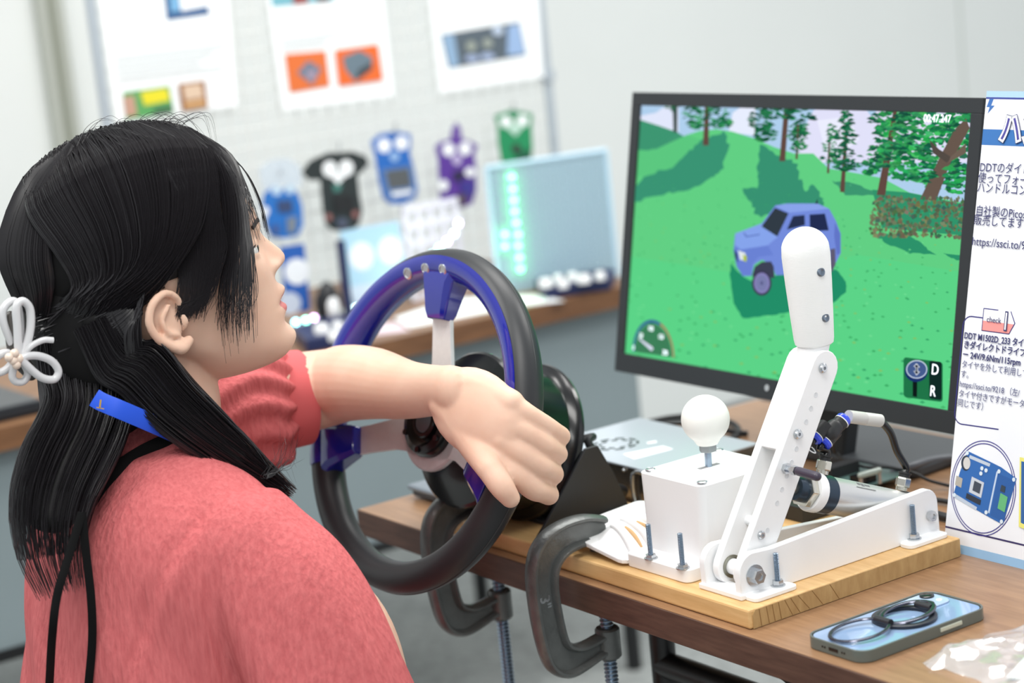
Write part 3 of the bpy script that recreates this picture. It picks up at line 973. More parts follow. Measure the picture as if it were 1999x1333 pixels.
hq = [pY(x, y, PY0 - 0.003) for x, y in ((1236, 925), (1262, 931), (1262, 984), (1240, 978))]
MB().tube(cr(hq, 4, True), 0.0022, 8, closed=True).build('side_bracket', M_BOLT, psu)
MB().ball(pY(1218, 918, PY0 - 0.0015), 0.0022, 10, 8).build('case_screw', M_BOLT, psu)

# ------------------------------------------------------------------ white printed plate with ribs
M_PRINTW = mat('white_print', (240, 241, 242), 0.42, sss=0.0, bump=0.06, bscale=900, stretch=(0.2, 0.2, 4))
wp = thing('printed_plate', (0.415, 0.07, BZ), 'white printed plate with curved ribs and slots lying on the pine board', 'plate')
# plate lies on the clamp jaw and board, front edge lower
PO = np.array([0.366, 0.017, 0.7340])
PUx, PVy = unit((1, 0.0, -0.13)), unit((0.0, 1, 0.06))
PW_ = np.cross(PUx, PVy)
def pp_(a, b, h=0.0): return PO + a * PUx + b * PVy + h * PW_
outl = []
for (cx_, cy_, a0) in ((0.012, 0.012, 180), (0.096, 0.012, 270), (0.096, 0.098, 0), (0.012, 0.098, 90)):
    outl += [(cx_ + 0.010 * math.cos(math.radians(a0 + t)), cy_ + 0.010 * math.sin(math.radians(a0 + t))) for t in (0, 30, 60, 90)]
MB().prism(outl, PO, PUx, PVy, PW_, 0.0, 0.0048).build('plate', M_PRINTW, wp, smooth=0, bevel=0.0012)
# domed middle with finger-like ribs and slots between them
def dome_h(a, b):
    e = max(0.0, 1 - ((a - 0.070) / 0.044) ** 2 - ((b - 0.058) / 0.050) ** 2)
    return 0.0046 + 0.0135 * (3 * e ** 2 - 2 * e ** 3) ** 0.8
ga_, gb_ = np.linspace(0.024, 0.106, 36), np.linspace(0.006, 0.106, 36)
MB().grid(np.array([[pp_(a, b, dome_h(a, b)) for b in gb_] for a in ga_])).build('dome', M_PRINTW, wp, smooth=60)
for k in range(5):
    b0, b1 = 0.034 + 0.0125 * k, 0.020 + 0.0195 * k
    aa_ = np.linspace(0.048, 0.102, 10)
    pts = [pp_(a, b0 + (b1 - b0) * i / 9, dome_h(a, b0 + (b1 - b0) * i / 9) + 0.0006) for i, a in enumerate(aa_)]
    MB().capsule(pts, [0.0024 + 0.0022 * i / 9 for i in range(10)], 12, 2).build('rib', M_PRINTW, wp, smooth=60)
for k in range(4):
    b0, b1 = 0.0402 + 0.0125 * k, 0.0298 + 0.0195 * k
    aa_ = np.linspace(0.066, 0.098, 8)
    pts = [pp_(a, b0 + (b1 - b0) * (a - 0.048) / 0.054, dome_h(a, b0 + (b1 - b0) * (a - 0.048) / 0.054) - 0.0004) for a in aa_]
    MB().capsule(pts, [0.0013 + 0.0010 * math.sin(math.pi * i / 7) for i in range(8)], 10, 2).build('slot', mat('slot_wood', (206, 166, 118), 0.7), wp, smooth=60)
MB().cyl(pp_(0.014, 0.088, 0.0047), pp_(0.014, 0.088, 0.0050), 0.003, 14).build('screw_hole', mat('hole_grey', (205, 207, 208), 0.6), wp)

# ------------------------------------------------------------------ shifter box
sb = thing('shifter_box', (0.512, 0.09, BZ), 'white printed gear shifter box with a round white knob', 'gear shifter')
zf = BZ + 0.0135
def rrect(x0, y0, x1, y1, r, n=5):
    o = []
    for cx_, cy_, a0 in ((x1 - r, y0 + r, -90), (x1 - r, y1 - r, 0), (x0 + r, y1 - r, 90), (x0 + r, y0 + r, 180)):
        o += [(cx_ + r * math.cos(math.radians(a0 + 90 * t / n)), cy_ + r * math.sin(math.radians(a0 + 90 * t / n))) for t in range(n + 1)]
    return o
MB().prism(rrect(0.466, 0.0245, 0.560, 0.150, 0.008), (0, 0, 0), XV, YV, ZV, BZ + 0.0002, zf).build('base_flange', M_PRINTW, sb, smooth=40, bevel=0.0012)
ZT = 0.8075
lo, hi = rrect(0.4695, 0.0490, 0.5570, 0.1450, 0.007), rrect(0.4685, 0.0475, 0.5625, 0.1480, 0.008)
V = [(x, y, zf - 0.001) for x, y in lo] + [(x, y, ZT) for x, y in hi]
n_ = len(lo)
MB().add(V, [tuple(range(n_ - 1, -1, -1)), tuple(range(n_, 2 * n_))] + [(i, (i + 1) % n_, n_ + (i + 1) % n_, n_ + i) for i in range(n_)]).build('housing', M_PRINTW, sb, smooth=40, bevel=0.0008)
MB().prism(rrect(0.4725, 0.0535, 0.5585, 0.1440, 0.006), (0, 0, 0), XV, YV, ZV, ZT, ZT + 0.0012).build('top_plate', mat('white_print_top', (248, 249, 250), 0.35), sb, smooth=40)
for q in ((0.4775, 0.0560), (0.5545, 0.0560), (0.4775, 0.1410), (0.5545, 0.1410)):
    MB().lathe([(0.0052, 0), (0.0052, 0.0008), (0.004, 0.0014), (0.0022, 0.0008)], (*q, ZT + 0.0012), ZV, 16).build('corner_screw', M_BOLT, sb)
for q in ((1271, 1090), (1333, 1109)):
    b0 = pZ(*q, zf)
    m = MB()
    screw_thread(m, b0 + (0, 0, 0.034), 0.034, 0.0026, 0.0012, 10)
    st = m.build('stud', M_ZINC, sb, smooth=25)
    MB().hexnut(b0, ZV, 0.0052, 0.0042).build('nut', M_BOLT, st, smooth=0)
    MB().lathe([(0.0066, 0), (0.0066, 0.001)], b0 + (0, 0, 0.0001), ZV, 18).build('washer', M_BOLT, st)
kb = pX(1377, 818, 0.516)
stem0 = np.array([kb[0], kb[1] - 0.001, ZT + 0.001])
MB().slab([(stem0[0] - 0.0025, stem0[1] - 0.012, ZT + 0.0016), (stem0[0] + 0.0025, stem0[1] - 0.012, ZT + 0.0016), (stem0[0] + 0.0025, stem0[1] + 0.012, ZT + 0.0016), (stem0[0] - 0.0025, stem0[1] + 0.012, ZT + 0.0016)], (0, 0, -0.0008)).build('gate_slot', mat('slot_shadow', (150, 150, 152), 0.7), sb, smooth=0)
MB().cyl(stem0 - (0, 0, 0.001), kb - (0, 0, 0.02), 0.0034).build('lever_stem', M_ZINC, sb)
MB().hexnut(kb - (0, 0, 0.0315), ZV, 0.0088, 0.0085).build('lock_nut', mat('galvanised', (164, 172, 174), 0.4, metal=0.8), sb, smooth=0, bevel=0.0005)
R_ = 0.0232
prof = [(0.010, -0.0245)] + [(R_ * math.sin(t), -R_ * math.cos(t)) for t in np.linspace(0.62, 2.85, 26)] + [(0.0062, 0.0222), (0.004, 0.0220)]
MB().lathe(prof, kb, ZV, 48).build('knob', mat('ivory_print', (240, 241, 236), 0.5), sb, smooth=50)

# ------------------------------------------------------------------ hand brake
hbk = thing('hand_brake', (0.608, 0.15, BZ), 'white printed hand brake lever with tall rounded grip on a long frame', 'hand brake')
def plate_yz(pts, x0, x1, name, m=M_PRINTW, parent=None, bevel=0.001):
    return MB().prism(pts, (x0, 0, 0), YV, ZV, XV, 0, x1 - x0).build(name, m, parent or hbk, smooth=40, bevel=bevel)
PV = np.array([0.049, 0.7375])
def arcyz(c, r, a0, a1, n=8): return [(c[0] + r * math.cos(math.radians(a)), c[1] + r * math.sin(math.radians(a))) for a in np.linspace(a0, a1, n)]
zb = BZ + 0.0002
side = [(0.026, zb)] + arcyz((0.043, 0.742), 0.0175, 180, 95, 7) + [(0.066, 0.7578)] + arcyz((0.262, 0.7505), 0.0150, 90, 5, 7) + [(0.278, zb)]
side_low = [(0.026, zb)] + arcyz((0.043, 0.742), 0.0175, 180, 95, 7) + [(0.066, 0.7578), (0.215, 0.7440)] + arcyz((0.262, 0.7360), 0.0080, 80, 5, 5) + [(0.271, zb)]
plate_yz(side_low, 0.578, 0.586, 'side_plate')
plate_yz(side, 0.627, 0.635, 'side_plate')
MB().box((0.577, 0.0235, zb), (0.637, 0.046, zb + 0.0055)).build('front_bar', M_PRINTW, hbk, smooth=0, bevel=0.0012)
MB().box((0.577, 0.226, zb), (0.637, 0.276, zb + 0.0045)).build('rear_bar', M_PRINTW, hbk, smooth=0, bevel=0.0012)
for y0_, y1_ in ((0.028, 0.080), (0.222, 0.274)):
    MB().prism(rrect(0.634, y0_, 0.6515, y1_, 0.006), (0, 0, 0), XV, YV, ZV, zb, zb + 0.0042).build('foot_pad', M_PRINTW, hbk, smooth=40, bevel=0.0008)
for q, L in (((1519, 1143), 0.031), ((1785, 1052), 0.034)):
    b0 = pZ(*q, zb + 0.0042)
    m = MB()
    screw_thread(m, b0 + (0, 0, L), L, 0.0026, 0.0012, 10)
    st = m.build('stud', M_ZINC, hbk, smooth=25)
    MB().hexnut(b0 + (0, 0, 0.001), ZV, 0.0052, 0.0045).build('nut', M_BOLT, st, smooth=0)
    MB().lathe([(0.0068, 0), (0.0068, 0.001)], b0 + (0, 0, 0.0001), ZV, 18).build('washer', M_BOLT, st)
# lever arms
AT = np.array([0.1555, 0.9060])
d = (AT - PV) / np.linalg.norm(AT - PV)
ang = math.degrees(math.atan2(d[1], d[0]))
arm = arcyz(PV, 0.0165, ang + 90, ang + 270, 10) + arcyz(AT, 0.0160, ang - 90, ang + 90, 10)
for x0, x1 in ((0.588, 0.5965), (0.6165, 0.625)):
    plate_yz(arm, x0, x1, 'lever_arm')
nrm = np.array([-d[1], d[0]])          # towards the driver
k0, k1 = PV + d * 0.112, AT + d * 0.004
plate_yz([tuple(k0 + nrm * 0.0160), tuple(k1 + nrm * 0.0155), tuple(k1 + nrm * 0.0085), tuple(k0 + nrm * 0.0085)], 0.5965, 0.6165, 'channel_web')
def xbolt(q, X, r, h, name='bolt', hexa=False, washer=True):
    p = pX(*q, X)
    m = MB()
    if washer:
        m.lathe([(r * 1.5, 0), (r * 1.5, 0.001)], p, XV, 20)
    if hexa:
        m.lathe([(r, 0.001), (r, h), (r * 0.55, h), (r * 0.5, h - 0.0015)], p, XV, 6)
    else:
        m.lathe([(r, 0.0005), (r, h * 0.6), (r * 0.7, h), (r * 0.35, h), (r * 0.3, h * 0.5)], p, XV, 20)
    return m.build(name, M_BOLT, hbk, smooth=30)
xbolt((1605, 718), 0.625, 0.0046, 0.0035, 'arm_bolt', washer=False)
xbolt((1556, 847), 0.625, 0.0046, 0.0035, 'arm_bolt', washer=False)
xbolt((1485, 1044), 0.625, 0.0040, 0.003, 'arm_screw', washer=False)
xbolt((1473, 1123), 0.635, 0.0068, 0.008, 'pivot_bolt', hexa=True)
xbolt((1814, 1006), 0.635, 0.0052, 0.006, 'rear_bolt', hexa=True, washer=False)
for t in np.linspace(0.075, 0.965, 12):
    q = PV + (AT - PV) * (0.14 + 0.82 * t)
    if min(abs(t - 0.16), abs(t - 0.60), abs(t - 0.965)) > 0.03:
        MB().lathe([(0.0024, -0.001), (0.0024, 0.0003), (0.0014, 0.0001)], (0.625, q[0], q[1]), XV, 14).build('arm_hole', mat('white_shade', (214, 217, 220), 0.6), hbk)
# bearing and spacer tube on the pivot
MB().lathe([(0.0108, 0), (0.0108, 0.0014), (0.0082, 0.0014), (0.0078, 0.0006)], (0.5965, PV[0], PV[1]), XV, 32).build('bearing', mat('bearing_steel', (150, 150, 138), 0.3, metal=0.9), hbk)
MB().cyl((0.5970, PV[0], PV[1]), (0.6165, PV[0], PV[1]), 0.0075).build('spacer_tube', M_PRINTW, hbk)
MB().cyl((0.596, *(PV + d * 0.045)), (0.617, *(PV + d * 0.045)), 0.0048).build('spacer_tube', M_PRINTW, hbk)
# grip
g0, g1 = pX(1590, 672, 0.6065), pX(1568, 443, 0.6065)
gax = unit(g1 - g0)
GL = np.linalg.norm(g1 - g0)
prof = [(0.0160, 0.0), (0.0178, 0.0015), (0.0186, 0.006), (0.0200, 0.030), (0.0215, 0.060), (0.0224, GL - 0.026)]
for t in np.linspace(0.25, 1.5, 9):
    prof.append((0.0224 * math.cos(t), GL - 0.0224 + 0.0224 * math.sin(t)))
gm_ = MB().lathe(prof, g0, gax, 56)
gm_.build('grip', mat('grip_white', (240, 242, 241), 0.5, bump=0.12, bscale=700, stretch=(0.2, 0.2, 3)), hbk, smooth=40)
MB().capsule([np.array([0.6065, AT[0] - 0.002, AT[1] - 0.004]), g0 + gax * 0.004], [0.0135, 0.0150], 24, 4).build('grip_neck', M_PRINTW, hbk)
for q in ((1602, 531), (1611, 620)):
    dq = ray(*q)
    ax0 = g0
    # hit the grip surface roughly: closest approach to the axis, then out by the radius
    w0 = CAM - ax0
    b_, d_, e_ = np.dot(dq, gax), np.dot(dq, w0), np.dot(gax, w0)
    a_ = np.dot(dq, dq)
    s_ = (b_ * e_ - d_) / (a_ - b_ * b_)
    p_ = CAM + dq * s_
    t_ = np.dot(p_ - ax0, gax)
    out = p_ - (ax0 + gax * t_)
    rad = np.interp(t_, [0, 0.06, 0.12], [0.018, 0.0215, 0.0224])
    off = math.sqrt(max(0, rad ** 2 - np.dot(out, out)))
    p_ = p_ - unit(dq) * off
    nn = unit(p_ - (ax0 + gax * t_))
    MB().lathe([(0.0042, -0.002), (0.0042, 0.0010), (0.0030, 0.0016), (0.0012, 0.0008)], p_, nn, 16).build('grip_screw', mat('screw_steel', (120, 132, 146), 0.3, metal=0.9), hbk)
# side stop bolt with dark sleeve
q0 = pX(1533, 914, 0.625)
MB().lathe([(0.0052, 0), (0.0052, 0.004), (0.003, 0.004), (0.003, 0.010)], q0, XV, 6).build('stop_bolt', M_BOLT, hbk, smooth=0)
MB().lathe([(0.0046, 0.010), (0.0046, 0.015)], q0, XV, 6).build('stop_nut', M_BOLT, hbk, smooth=0)
MB().capsule([q0 + (0.018, 0, 0), q0 + (0.042, 0, -0.001)], [0.0042, 0.0042], 14, 4).build('stop_sleeve', mat('purple_black', (64, 58, 72), 0.3), hbk)

# ------------------------------------------------------------------ air cylinder and hoses
M_CAP = mat('blue_black_cap', (46, 62, 78), 0.3, metal=0.4)
M_CYL = mat('cylinder_alu', (206, 208, 208), 0.32, metal=0.55)
M_NICK = mat('nickel', (206, 204, 194), 0.2, metal=0.95)
M_HOSE = mat('black_hose', (16, 17, 18), 0.25, coat=0.2)
CX = 0.6065
ca, cb = pX(1566, 956, CX), pX(1775, 998, CX)
cax = unit(cb - ca)
LC = np.linalg.norm(cb - ca)
ac = thing('air_cylinder', (CX, 0.19, BZ), 'silver air cylinder with dark end caps between the hand brake frame plates', 'cylinder')
MB().lathe([(0.0065, -0.016), (0.0065, 0.002)], ca, cax, 20).build('piston_rod', M_NICK, ac)
MB().lathe([(0.0110, -0.010), (0.0118, -0.006), (0.0118, 0.0)], ca, cax, 24).build('rod_bush', M_CAP, ac)
MB().lathe([(0.0165, 0.0), (0.0165, 0.0075)], ca, cax, 6).build('lock_nut', M_NICK, ac, smooth=0, bevel=0.0006)
MB().lathe([(0.0180, 0.0078), (0.0192, 0.010), (0.0192, 0.017)], ca, cax, 32).build('front_ring', M_PRINTW, ac)
MB().lathe([(0.0178, 0.017), (0.0186, 0.018), (0.0186, 0.031), (0.0178, 0.032)], ca, cax, 40).build('front_cap', M_CAP, ac)
MB().lathe([(0.0178, 0.032), (0.0178, LC - 0.012)], ca, cax, 48).build('barrel', M_CYL, ac, smooth=30)
MB().lathe([(0.0184, LC - 0.012), (0.0184, LC + 0.006), (0.013, LC + 0.010), (0.009, LC + 0.022)], ca, cax, 40).build('rear_cap', M_CAP, ac)
def on_barrel(t, r=0.0178): return ca + cax * t + unit(np.cross(np.cross(cax, ZV), cax)) * r
cup = unit(np.cross(np.cross(cax, ZV), cax))
for (qx, qy), base_t in (((1596, 902), 0.0205), ((1752, 943), LC * 0.885)):
    p = on_barrel(base_t, 0.0182)
    ft_ = MB().lathe([(0.0060, 0), (0.0060, 0.0035)], p, cup, 18).build('port_thread', M_NICK, ac)
    MB().lathe([(0.0072, 0.0035), (0.0076, 0.005), (0.0076, 0.0115), (0.0070, 0.013)], p, cup, 6).build('port_nut', M_NICK, ac, smooth=0, bevel=0.0005)
    MB().lathe([(0.0055, 0.013), (0.0055, 0.016), (0.0066, 0.0165), (0.0066, 0.0180)], p, cup, 20).build('port_collar', M_SATK, ac)
bm_ = MB()
sd_ = unit(np.cross(cax, cup))
for t0, t1, v0, v1 in ((0.060, 0.064, 0.000, 0.003), (0.065, 0.069, -0.001, 0.003), (0.070, 0.077, 0.000, 0.0024), (0.056, 0.082, -0.0042, -0.0034)):
    nn_ = unit(CAM - ca)
    o_ = unit(cup * 0.85 + XV * 0.5)
    side_ = unit(np.cross(o_, cax))
    bm_.slab([ca + cax * t + o_ * 0.01785 + side_ * v for t, v in ((t0, v0), (t1, v0), (t1, v1), (t0, v1))], o_ * 0.0001)
bm_.build('printed_mark', mat('print_grey', (104, 106, 108), 0.6), ac, smooth=0)
# hose fittings
hs = thing('hose_connector', on_barrel(0.028, 0.036), 'black forked hose connector with blue collars above the air cylinder', 'hose connector')
M_BCOL = mat('blue_collar', (46, 72, 214), 0.25, coat=0.3)
f0, f1 = pX(1597, 874, CX), pX(1650, 815, CX)
fx = unit(f1 - f0)
pa, pb_ = pX(1606, 868, CX), pX(1588, 858, CX - 0.002)
mid = pX(1624, 840, CX)
for e in (pa, pb_):
    ax_ = unit(mid - e) * 0.35 + fx * 0.65
    MB().cyl(e + fx * 0.004, e + fx * 0.020, 0.0072, 20).build('fork_branch', M_SATK, hs)
    MB().lathe([(0.0058, -0.0005), (0.0074, 0.0012), (0.0074, 0.0040)], e, fx, 24).build('blue_collar', M_BCOL, hs)
    MB().lathe([(0.0076, 0.0042), (0.0076, 0.0050)], e, fx, 24).build('white_ring', M_WHITEP, hs)
MB().capsule([mid - fx * 0.004, mid + fx * 0.004], [0.0094, 0.0082], 18, 3).build('fork_body', M_SATK, hs)
MB().cyl(mid, f1 - fx * 0.006, 0.0072, 22).build('single_branch', M_SATK, hs)
MB().lathe([(0.0076, -0.006), (0.0076, -0.005)], f1, fx, 24).build('white_ring', M_WHITEP, hs)
MB().lathe([(0.0074, -0.005), (0.0074, -0.002), (0.0060, 0.0)], f1, fx, 24).build('blue_collar', M_BCOL, hs)
w0_, w1_ = pX(1656, 813, CX), pX(1718, 821, CX)
MB().tube([w0_, w0_ + (w1_ - w0_) * 0.48, w0_ + (w1_ - w0_) * 0.5, w0_ + (w1_ - w0_) * 0.52, w1_], [0.0062, 0.0062, 0.0058, 0.0062, 0.0062], 24).build('grey_coupling', mat('coupling_grey', (196, 196, 192), 0.4), hs, smooth=50)
p1 = on_barrel(LC * 0.885, 0.0182) + cup * 0.017
MB().tube(cr([w1_ - (w1_ - w0_) * 0.1, w1_, pX(1738, 844, CX), pX(1751, 880, CX), p1 + cup * 0.006, p1], 6), 0.0036, 14).build('hose', M_HOSE, hs)
p2 = on_barrel(0.0205, 0.0182) + cup * 0.017
MB().tube(cr([pa + fx * 0.003, pa - fx * 0.004, p2 + cup * 0.005, p2], 6), 0.0035, 14).build('hose', M_HOSE, hs)
MB().tube(cr([pb_ + fx * 0.003, pb_ - fx * 0.006, pb_ - fx * 0.014 + np.array([-0.012, 0.004, -0.004]), pb_ + np.array([-0.05, 0.02, -0.05])], 6), 0.0035, 14).build('hose', M_HOSE, hs)
MB().tube(cr([pX(1572, 868, CX), pX(1582, 880, CX + 0.004), pX(1592, 884, CX + 0.006), pX(1586, 874, CX)], 5, True), 0.0006, 6, closed=True).build('cable_tie', M_WHITEP, hs)

# ------------------------------------------------------------------ monitor
M_BEZ = mat('bezel_black', (38, 42, 46), 0.5)
SB, ST = np.array([0, 0.372, 0.8105]), np.array([0, 0.4300, 1.1020])    # bottom and top line of the picture
SU, SV = XV, unit(ST - SB)
SN = np.cross(SU, SV)
if SN[1] > 0: SN = -SN                                                  # towards the driver
SX0, SX1 = 0.0335, 0.5645
SHh = np.linalg.norm(ST - SB)
mo = thing('monitor', (0.30, 0.45, TZ), 'black framed monitor showing a driving game, standing at the back of the table', 'monitor')
def sp(x, t, h=0.0): return np.array([x, 0, 0]) + SB + SV * t + SN * h
bl, bt_, bb_ = 0.0155, 0.0155, 0.0230
MB().slab([sp(SX0 - bl, -bb_, -0.006), sp(SX1 + bl, -bb_, -0.006), sp(SX1 + bl, SHh + bt_, -0.006), sp(SX0 - bl, SHh + bt_, -0.006)], -SN * 0.022).build('back_shell', M_BEZ, mo, smooth=0, bevel=0.004)
for nm, q in (('bezel', (SX0 - bl, SX1 + bl, -bb_, 0)), ('bezel', (SX0 - bl, SX1 + bl, SHh, SHh + bt_)), ('bezel', (SX0 - bl, SX0, 0, SHh)), ('bezel', (SX1, SX1 + bl, 0, SHh))):
    MB().slab([sp(q[0], q[2], 0.003), sp(q[1], q[2], 0.003), sp(q[1], q[3], 0.003), sp(q[0], q[3], 0.003)], -SN * 0.0095).build(nm, M_BEZ, mo, smooth=0, bevel=0.0006)
lg = pP(1497, 757, sp(0, 0, 0.0034), SN)
MB().cyl(lg - SN * 0.001, lg + SN * 0.0003, 0.0036, 20).build('maker_badge', mat('badge_grey', (190, 194, 198), 0.3, metal=0.6), mo)
MB().obox((0.30, 0.470, 0.8105), (XV, (0, 0.25, 0.97), (0, -0.97, 0.25)), (0.035, 0.105, 0.010)).build('stand_neck', M_BEZ, mo, smooth=0, bevel=0.003)
MB().prism([(0.192, 0.432), (0.418, 0.432), (0.436, 0.448), (0.428, 0.560), (0.20, 0.560), (0.178, 0.448)], (0, 0, 0), XV, YV, ZV, TZ + 0.0005, TZ + 0.014).build('stand_base', mat('stand_grey', (70, 74, 78), 0.45), mo, smooth=0, bevel=0.004)

# the picture on the screen: flat shapes of light
scr = MB()
LAY = [0]
def c1(x, y): return (1190 + x / 2.665, 160 + y / 2.665)
def c2(x, y): return (1190 + x / 2.665, 600 + y / 2.665)
def clip_poly(P):
    """Keep a polygon in screen coordinates inside the screen."""
    def cut(P, f, g):
        out = []
        for i in range(len(P)):
            a, b = P[i], P[(i + 1) % len(P)]
            fa, fb = f(a), f(b)
            if fa >= 0: out.append(a)
            if (fa >= 0) != (fb >= 0):
                t = fa / (fa - fb)
                out.append((a[0] + (b[0] - a[0]) * t, a[1] + (b[1] - a[1]) * t))
        return out
    for f in (lambda p: p[0] - SX0, lambda p: SX1 - p[0], lambda p: p[1], lambda p: SHh - p[1]):
        P = cut(P, f, None)
        if len(P) < 3: return []
    return P
def s2(x, y):
    p = pP(x, y, SB, SN)
    return (p[0], float(np.dot(p - SB, SV)))
def paint(pts, c, conv=c1, lay=True):
    if lay: LAY[0] += 1
    P = clip_poly([s2(*conv(*q)) for q in pts])
    if len(P) >= 3:
        scr.add([sp(a, b, LAY[0] * 1.6e-5) for a, b in P], [tuple(range(len(P)))], color=c)
LAY[0] = 0
scr.add([sp(SX0, 0), sp(SX1, 0), sp(SX1, SHh), sp(SX0, SHh)], [(0, 1, 2, 3)], color=(176, 208, 238))
rs = random.Random(3)
def jit(c, a): return tuple(max(0, min(255, v + rs.uniform(-a, a))) for v in c)
# clouds
for q in (([(140, 180), (240, 160), (300, 120), (360, 110), (360, 260), (140, 200)], (226, 232, 252)), ([(620, 260), (640, 160), (700, 120), (760, 110), (760, 280)], (232, 238, 255)),
          ([(960, 340), (1060, 150), (1120, 120), (1320, 120), (1360, 180), (1420, 120), (1900, 120), (1900, 420), (1000, 420)], (226, 226, 250)), ([(1080, 200), (1240, 180), (1300, 300), (1140, 420)], (236, 238, 255))):
    paint(*q)
# hills and grass
paint([(100, 180), (145, 192), (250, 225), (340, 256), (420, 300), (420, 380), (100, 380)], (66, 152, 116))
paint([(100, 330), (240, 350), (400, 276), (470, 254), (560, 246), (640, 258), (760, 296), (860, 340), (960, 372), (1060, 372), (1140, 450), (1260, 470), (1420, 500), (1560, 575), (1900, 640), (1900, 1760), (60, 1760)], (98, 208, 132))
paint([(100, 352), (240, 350), (400, 276), (480, 300), (420, 420), (300, 470), (100, 500)], (92, 200, 128))
paint([(60, 900), (700, 1000), (1300, 900), (1900, 1000), (1900, 1760), (60, 1760)], (92, 212, 136))
paint([(140, 200), (320, 262), (360, 264), (260, 340), (200, 356), (130, 352)], (62, 150, 114))
# far forest at the side
for k in range(900):
    x, y = rs.uniform(1330, 1890), rs.uniform(140, 600)
    if y > 470 + (x - 1330) * 0.22: continue
    if y < 430 and x < 1400: continue
    s = rs.uniform(10, 26)
    c = rs.choice([(30, 130, 72), (44, 160, 84), (24, 104, 66), (58, 176, 96), (36, 118, 84), (70, 190, 110)])
    if y > 250 or rs.random() < 0.75:
        a = rs.uniform(0, 6.28)
        paint([(x + s * math.cos(a + t) * rs.uniform(0.5, 1.4), y + s * math.sin(a + t) * 0.55) for t in (0, 1.3, 2.7, 4.1, 5.2)], jit(c, 10), lay=(k % 12 == 0))
# tree shadows on the hill
def jag(pts, amp, n=5):
    out = []
    for i in range(len(pts)):
        a, b = pts[i], pts[(i + 1) % len(pts)]
        for k in range(n):
            t = k / n
            out.append((a[0] + (b[0] - a[0]) * t + rs.uniform(-amp, amp), a[1] + (b[1] - a[1]) * t + rs.uniform(-amp, amp)))
    return out
SHD = (58, 148, 116)
paint(jag([(600, 256), (620, 330), (590, 450), (530, 500), (420, 560), (280, 585), (130, 625), (120, 545), (230, 470), (330, 440), (420, 360), (500, 290)], 9), SHD)
paint(jag([(790, 320), (860, 380), (930, 400), (980, 420), (990, 500), (1020, 570), (1060, 530), (1110, 600), (1115, 640), (900, 640), (860, 690), (770, 700), (740, 640), (700, 560), (780, 545), (770, 480)], 9), (56, 146, 114))
paint(jag([(1160, 515), (1260, 520), (1380, 570), (1380, 590), (1230, 585)], 5), (60, 150, 112))
paint(jag([(1380, 790), (1560, 800), (1640, 850), (1700, 900), (1560, 890), (1440, 840)], 6), (44, 146, 106))
paint(jag([(1740, 890), (1830, 905), (1830, 930), (1780, 915)], 4), (44, 146, 106))
paint([(1370, 560), (1560, 575), (1860, 640), (1860, 800), (1420, 760)], (50, 148, 108))
# grass tufts
for k in range(560):
    y = 460 + 1250 * rs.random() ** 0.8
    x = rs.uniform(60, 1880)
    s = 3 + 10 * (y - 420) / 1000
    c = rs.choice([(74, 184, 112), (64, 174, 104), (60, 168, 108), (128, 196, 106), (110, 220, 146)])
    paint([(x - s, y), (x, y - s * 0.55), (x + s, y + 2), (x, y + s * 0.5)], c, lay=(k % 60 == 0))
# trees
def tree(trunk, blobs, n, pal, size, tcol=(98, 74, 66)):
    paint(trunk, tcol)
    for k in range(n):
        bx_, by_, rx, ry = rs.choice(blobs)
        a, r = rs.uniform(0, 6.28), math.sqrt(rs.random())
        x, y = bx_ + rx * r * math.cos(a), by_ + ry * r * math.sin(a)
        s = size * rs.uniform(0.5, 1.3)
        th = rs.uniform(-0.5, 0.5)
        paint([(x - s * 1.5, y + s * (0.3 + th)), (x - s * 0.2, y - s * 0.5), (x + s * 1.5, y + s * (0.25 - th)), (x + s * 0.2, y + s * 0.6)], jit(rs.choice(pal), 8), lay=(k % 40 == 0))
PAL = [(34, 112, 74), (48, 142, 86), (28, 92, 66), (60, 160, 92), (24, 84, 60)]
PALD = [(26, 90, 64), (36, 112, 74), (22, 78, 56), (44, 130, 82)]
tree([(332, 120), (358, 120), (356, 262), (336, 262)], [(330, 135, 40, 16)], 14, PALD, 9, (72, 84, 84))
tree([(500, 110), (522, 110), (520, 330), (490, 330)], [(440, 170, 50, 50), (560, 180, 70, 60), (510, 130, 80, 30), (600, 210, 36, 30), (450, 220, 40, 24)], 150, PAL, 13)
tree([(915, 110), (940, 110), (918, 412), (888, 412)], [(800, 190, 70, 60), (880, 150, 90, 40), (990, 180, 80, 60), (820, 270, 60, 40), (1000, 260, 40, 40)], 230, PALD, 13)
tree([(982, 220), (990, 220), (984, 402), (972, 402)], [(985, 280, 50, 50), (985, 330, 40, 30)], 60, PAL, 10)
tree([(1144, 300), (1154, 300), (1148, 475), (1136, 475)], [(1160, 260, 24, 40), (1150, 340, 40, 40), (1150, 400, 46, 30)], 80, PAL, 10)
tree([(1232, 220), (1246, 220), (1228, 574), (1204, 572)], [(1240, 200, 34, 50), (1230, 290, 60, 50), (1235, 380, 86, 50), (1240, 430, 70, 30)], 190, PALD, 12)
tree([(1488, 120), (1506, 120), (1440, 590), (1396, 588)], [(1470, 200, 110, 50), (1500, 280, 130, 50), (1450, 360, 100, 40), (1560, 200, 80, 60), (1420, 420, 90, 30)], 260, PAL, 15)
tree([(1860, 190), (1880, 240), (1780, 420), (1704, 620), (1622, 610), (1730, 380), (1800, 250)], [(1650, 380, 80, 60), (1740, 200, 100, 60), (1800, 480, 60, 60), (1620, 480, 80, 40)], 150, PAL + [(40, 170, 90)], 16, (104, 88, 78))
paint([(1670, 300), (1720, 350), (1790, 395), (1760, 420), (1690, 370)], (84, 76, 70))
paint([(1860, 320), (1780, 390), (1770, 420), (1860, 370)], (112, 98, 86))
